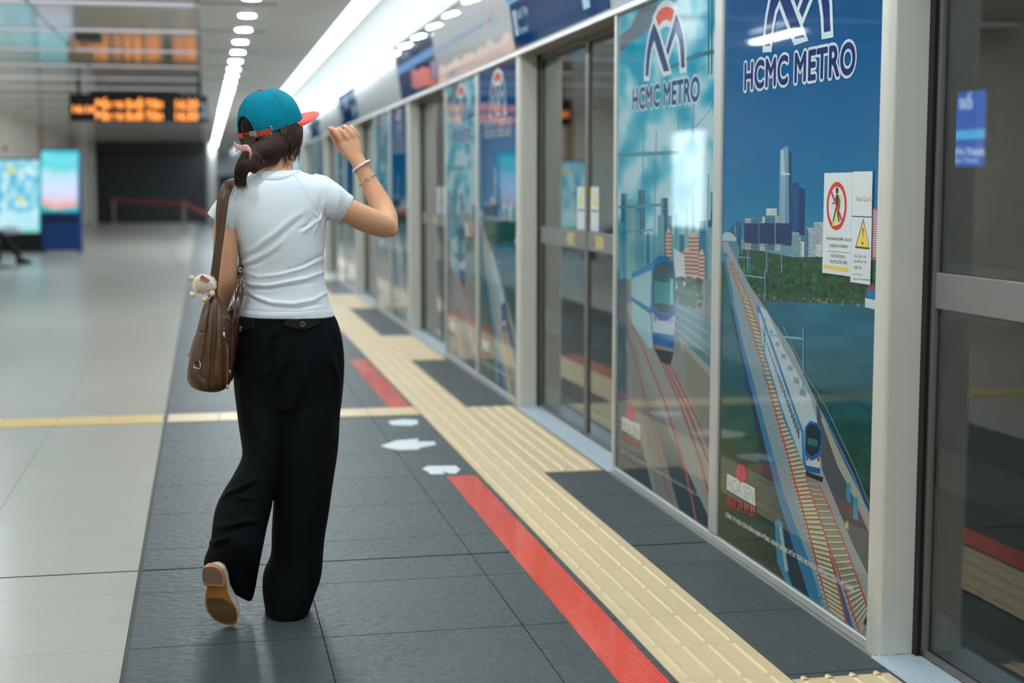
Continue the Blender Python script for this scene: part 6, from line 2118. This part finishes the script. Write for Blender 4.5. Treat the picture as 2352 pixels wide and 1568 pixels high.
# ============================================================ SEATED TRAVELLER
trv = thing('person', (-3.7, 26.3, 0), 'seated person in dark trousers at the left edge, only the legs showing', 'person')
m_navy = mat('dark trousers', (14, 22, 32), 0.8)
b = MB()
b.tube([(-3.80, 26.2, .48), (-3.81, 26.2, .62), (-3.84, 26.2, .82), (-3.86, 26.2, 1.02), (-3.86, 26.2, 1.07), (-3.84, 26.2, 1.14)], [(.15, .12), (.14, .11), (.15, .11), (.17, .10), (.06, .06), (.055, .055)], 18, up=(0, 1, 0))
b.ball((-3.80, 26.2, 1.25), (.09, .075, .115), 16)
b.ball((-3.71, 26.2, 1.24), (.016, .012, .02), 10)
for s_ in (-1, 1):
    b.tube([(-3.85, 26.2 + s_ * .17, 1.0), (-3.80, 26.2 + s_ * .22, .78), (-3.64, 26.2 + s_ * .17, .62), (-3.50, 26.2 + s_ * .08, .58)], [.05, .045, .036, .026], 12)
    for q in range(4):
        b.tube([(-3.50, 26.2 + s_ * .08 + (q - 1.5) * .018, .58), (-3.45, 26.2 + s_ * .06 + (q - 1.5) * .018, .575), (-3.43, 26.2 + s_ * .05 + (q - 1.5) * .018, .55)], [.009, .009, .007], 8)
    b.tube([(-3.52, 26.2 + s_ * .05, .60), (-3.47, 26.2 + s_ * .02, .61)], [.011, .008], 8)
LEGS = [((-3.78, 26.35, .50), (-3.44, 26.75, .53), (-3.16, 26.95, .09)), ((-3.78, 26.05, .50), (-3.48, 25.75, .54), (-3.33, 25.70, .09))]
for hp, kn, an in LEGS:
    b.tube([hp, kn], [.075, .055], 12); b.tube([kn, an], [.052, .034], 12)
me = voxel(b, .014, 2)
link_mesh('body', me, m_skin, trv, True)
b = MB()
b.tube([(-3.79, 26.2, .45), (-3.80, 26.2, .60), (-3.84, 26.2, .82), (-3.86, 26.2, 1.03), (-3.86, 26.2, 1.08)], [(.17, .14), (.165, .13), (.17, .125), (.18, .11), (.08, .07)], 18, up=(0, 1, 0))
for s_ in (-1, 1): b.tube([(-3.85, 26.2 + s_ * .17, 1.0), (-3.80, 26.2 + s_ * .23, .78), (-3.66, 26.2 + s_ * .18, .63)], [.062, .056, .048], 12)
link_mesh('jacket', voxel(b, .014, 2), mat('grey jacket', (70, 66, 66), 0.8), trv, True)
b = MB()
for hp, kn, an in LEGS:
    k_ = Vector(kn); a_ = Vector(an)
    b.tube([hp, kn], [.09, .07], 12); b.ball(kn, .07, 12); b.tube([kn, a_ + Vector((0, 0, .02))], [.068, .052], 12)
link_mesh('trousers', voxel(b, .014, 2), m_navy, trv, True)
b = MB(); b.ball((-3.81, 26.2, 1.28), (.10, .085, .11), 16); b.build('hair', m_hair, trv, True)
for (x, y, m_, lb) in ((-3.14, 26.97, mat('black shoe', (14, 15, 17), 0.5), None), (-3.31, 25.70, mat('white sneaker', (190, 186, 190), 0.5), 'white and blue sneaker')):
    R = []; b = MB()
    for u, w_, hh in ((-.09, .035, .08), (-.03, .042, .10), (.04, .045, .085), (.10, .046, .06), (.16, .036, .04), (.18, .015, .02)):
        R.append(ring(Vector((x + u, y, .012 + hh / 2)), Vector((0, w_, 0)), Vector((0, 0, hh / 2)), 16, 2.4))
    b.rings(R); so_ = b.build('shoe', m_, trv, True)
    if lb: so_['label'] = lb
    b = MB(); b.box(x - .10, x + .19, y - .045, y + .045, 0, .02); b.build('sole', mat('blue shoe sole', (60, 90, 140), 0.6) if lb else m_, so_, bevel=.008)
# white carrier bag held on the lap
b = MB()
b.rings([ring(Vector((-3.20 - .16, 26.4, .60)), Vector((.02, 0, .05)), Vector((0, .10, 0)), 14), ring(Vector((-3.27, 26.4, .60)), Vector((.03, 0, .075)), Vector((0, .13, 0)), 14), ring(Vector((-3.13, 26.4, .585)), Vector((.02, 0, .06)), Vector((0, .12, 0)), 14), ring(Vector((-3.08, 26.4, .60)), Vector((.01, 0, .05)), Vector((0, .10, 0)), 14)])
o = b.build('carrier_bag', mat('white plastic bag', (196, 204, 220), 0.5), smooth=True, origin=(-3.2, 26.4, .55))
props(o, 'small white bag resting on the knees of the seated person at the left', 'bag')
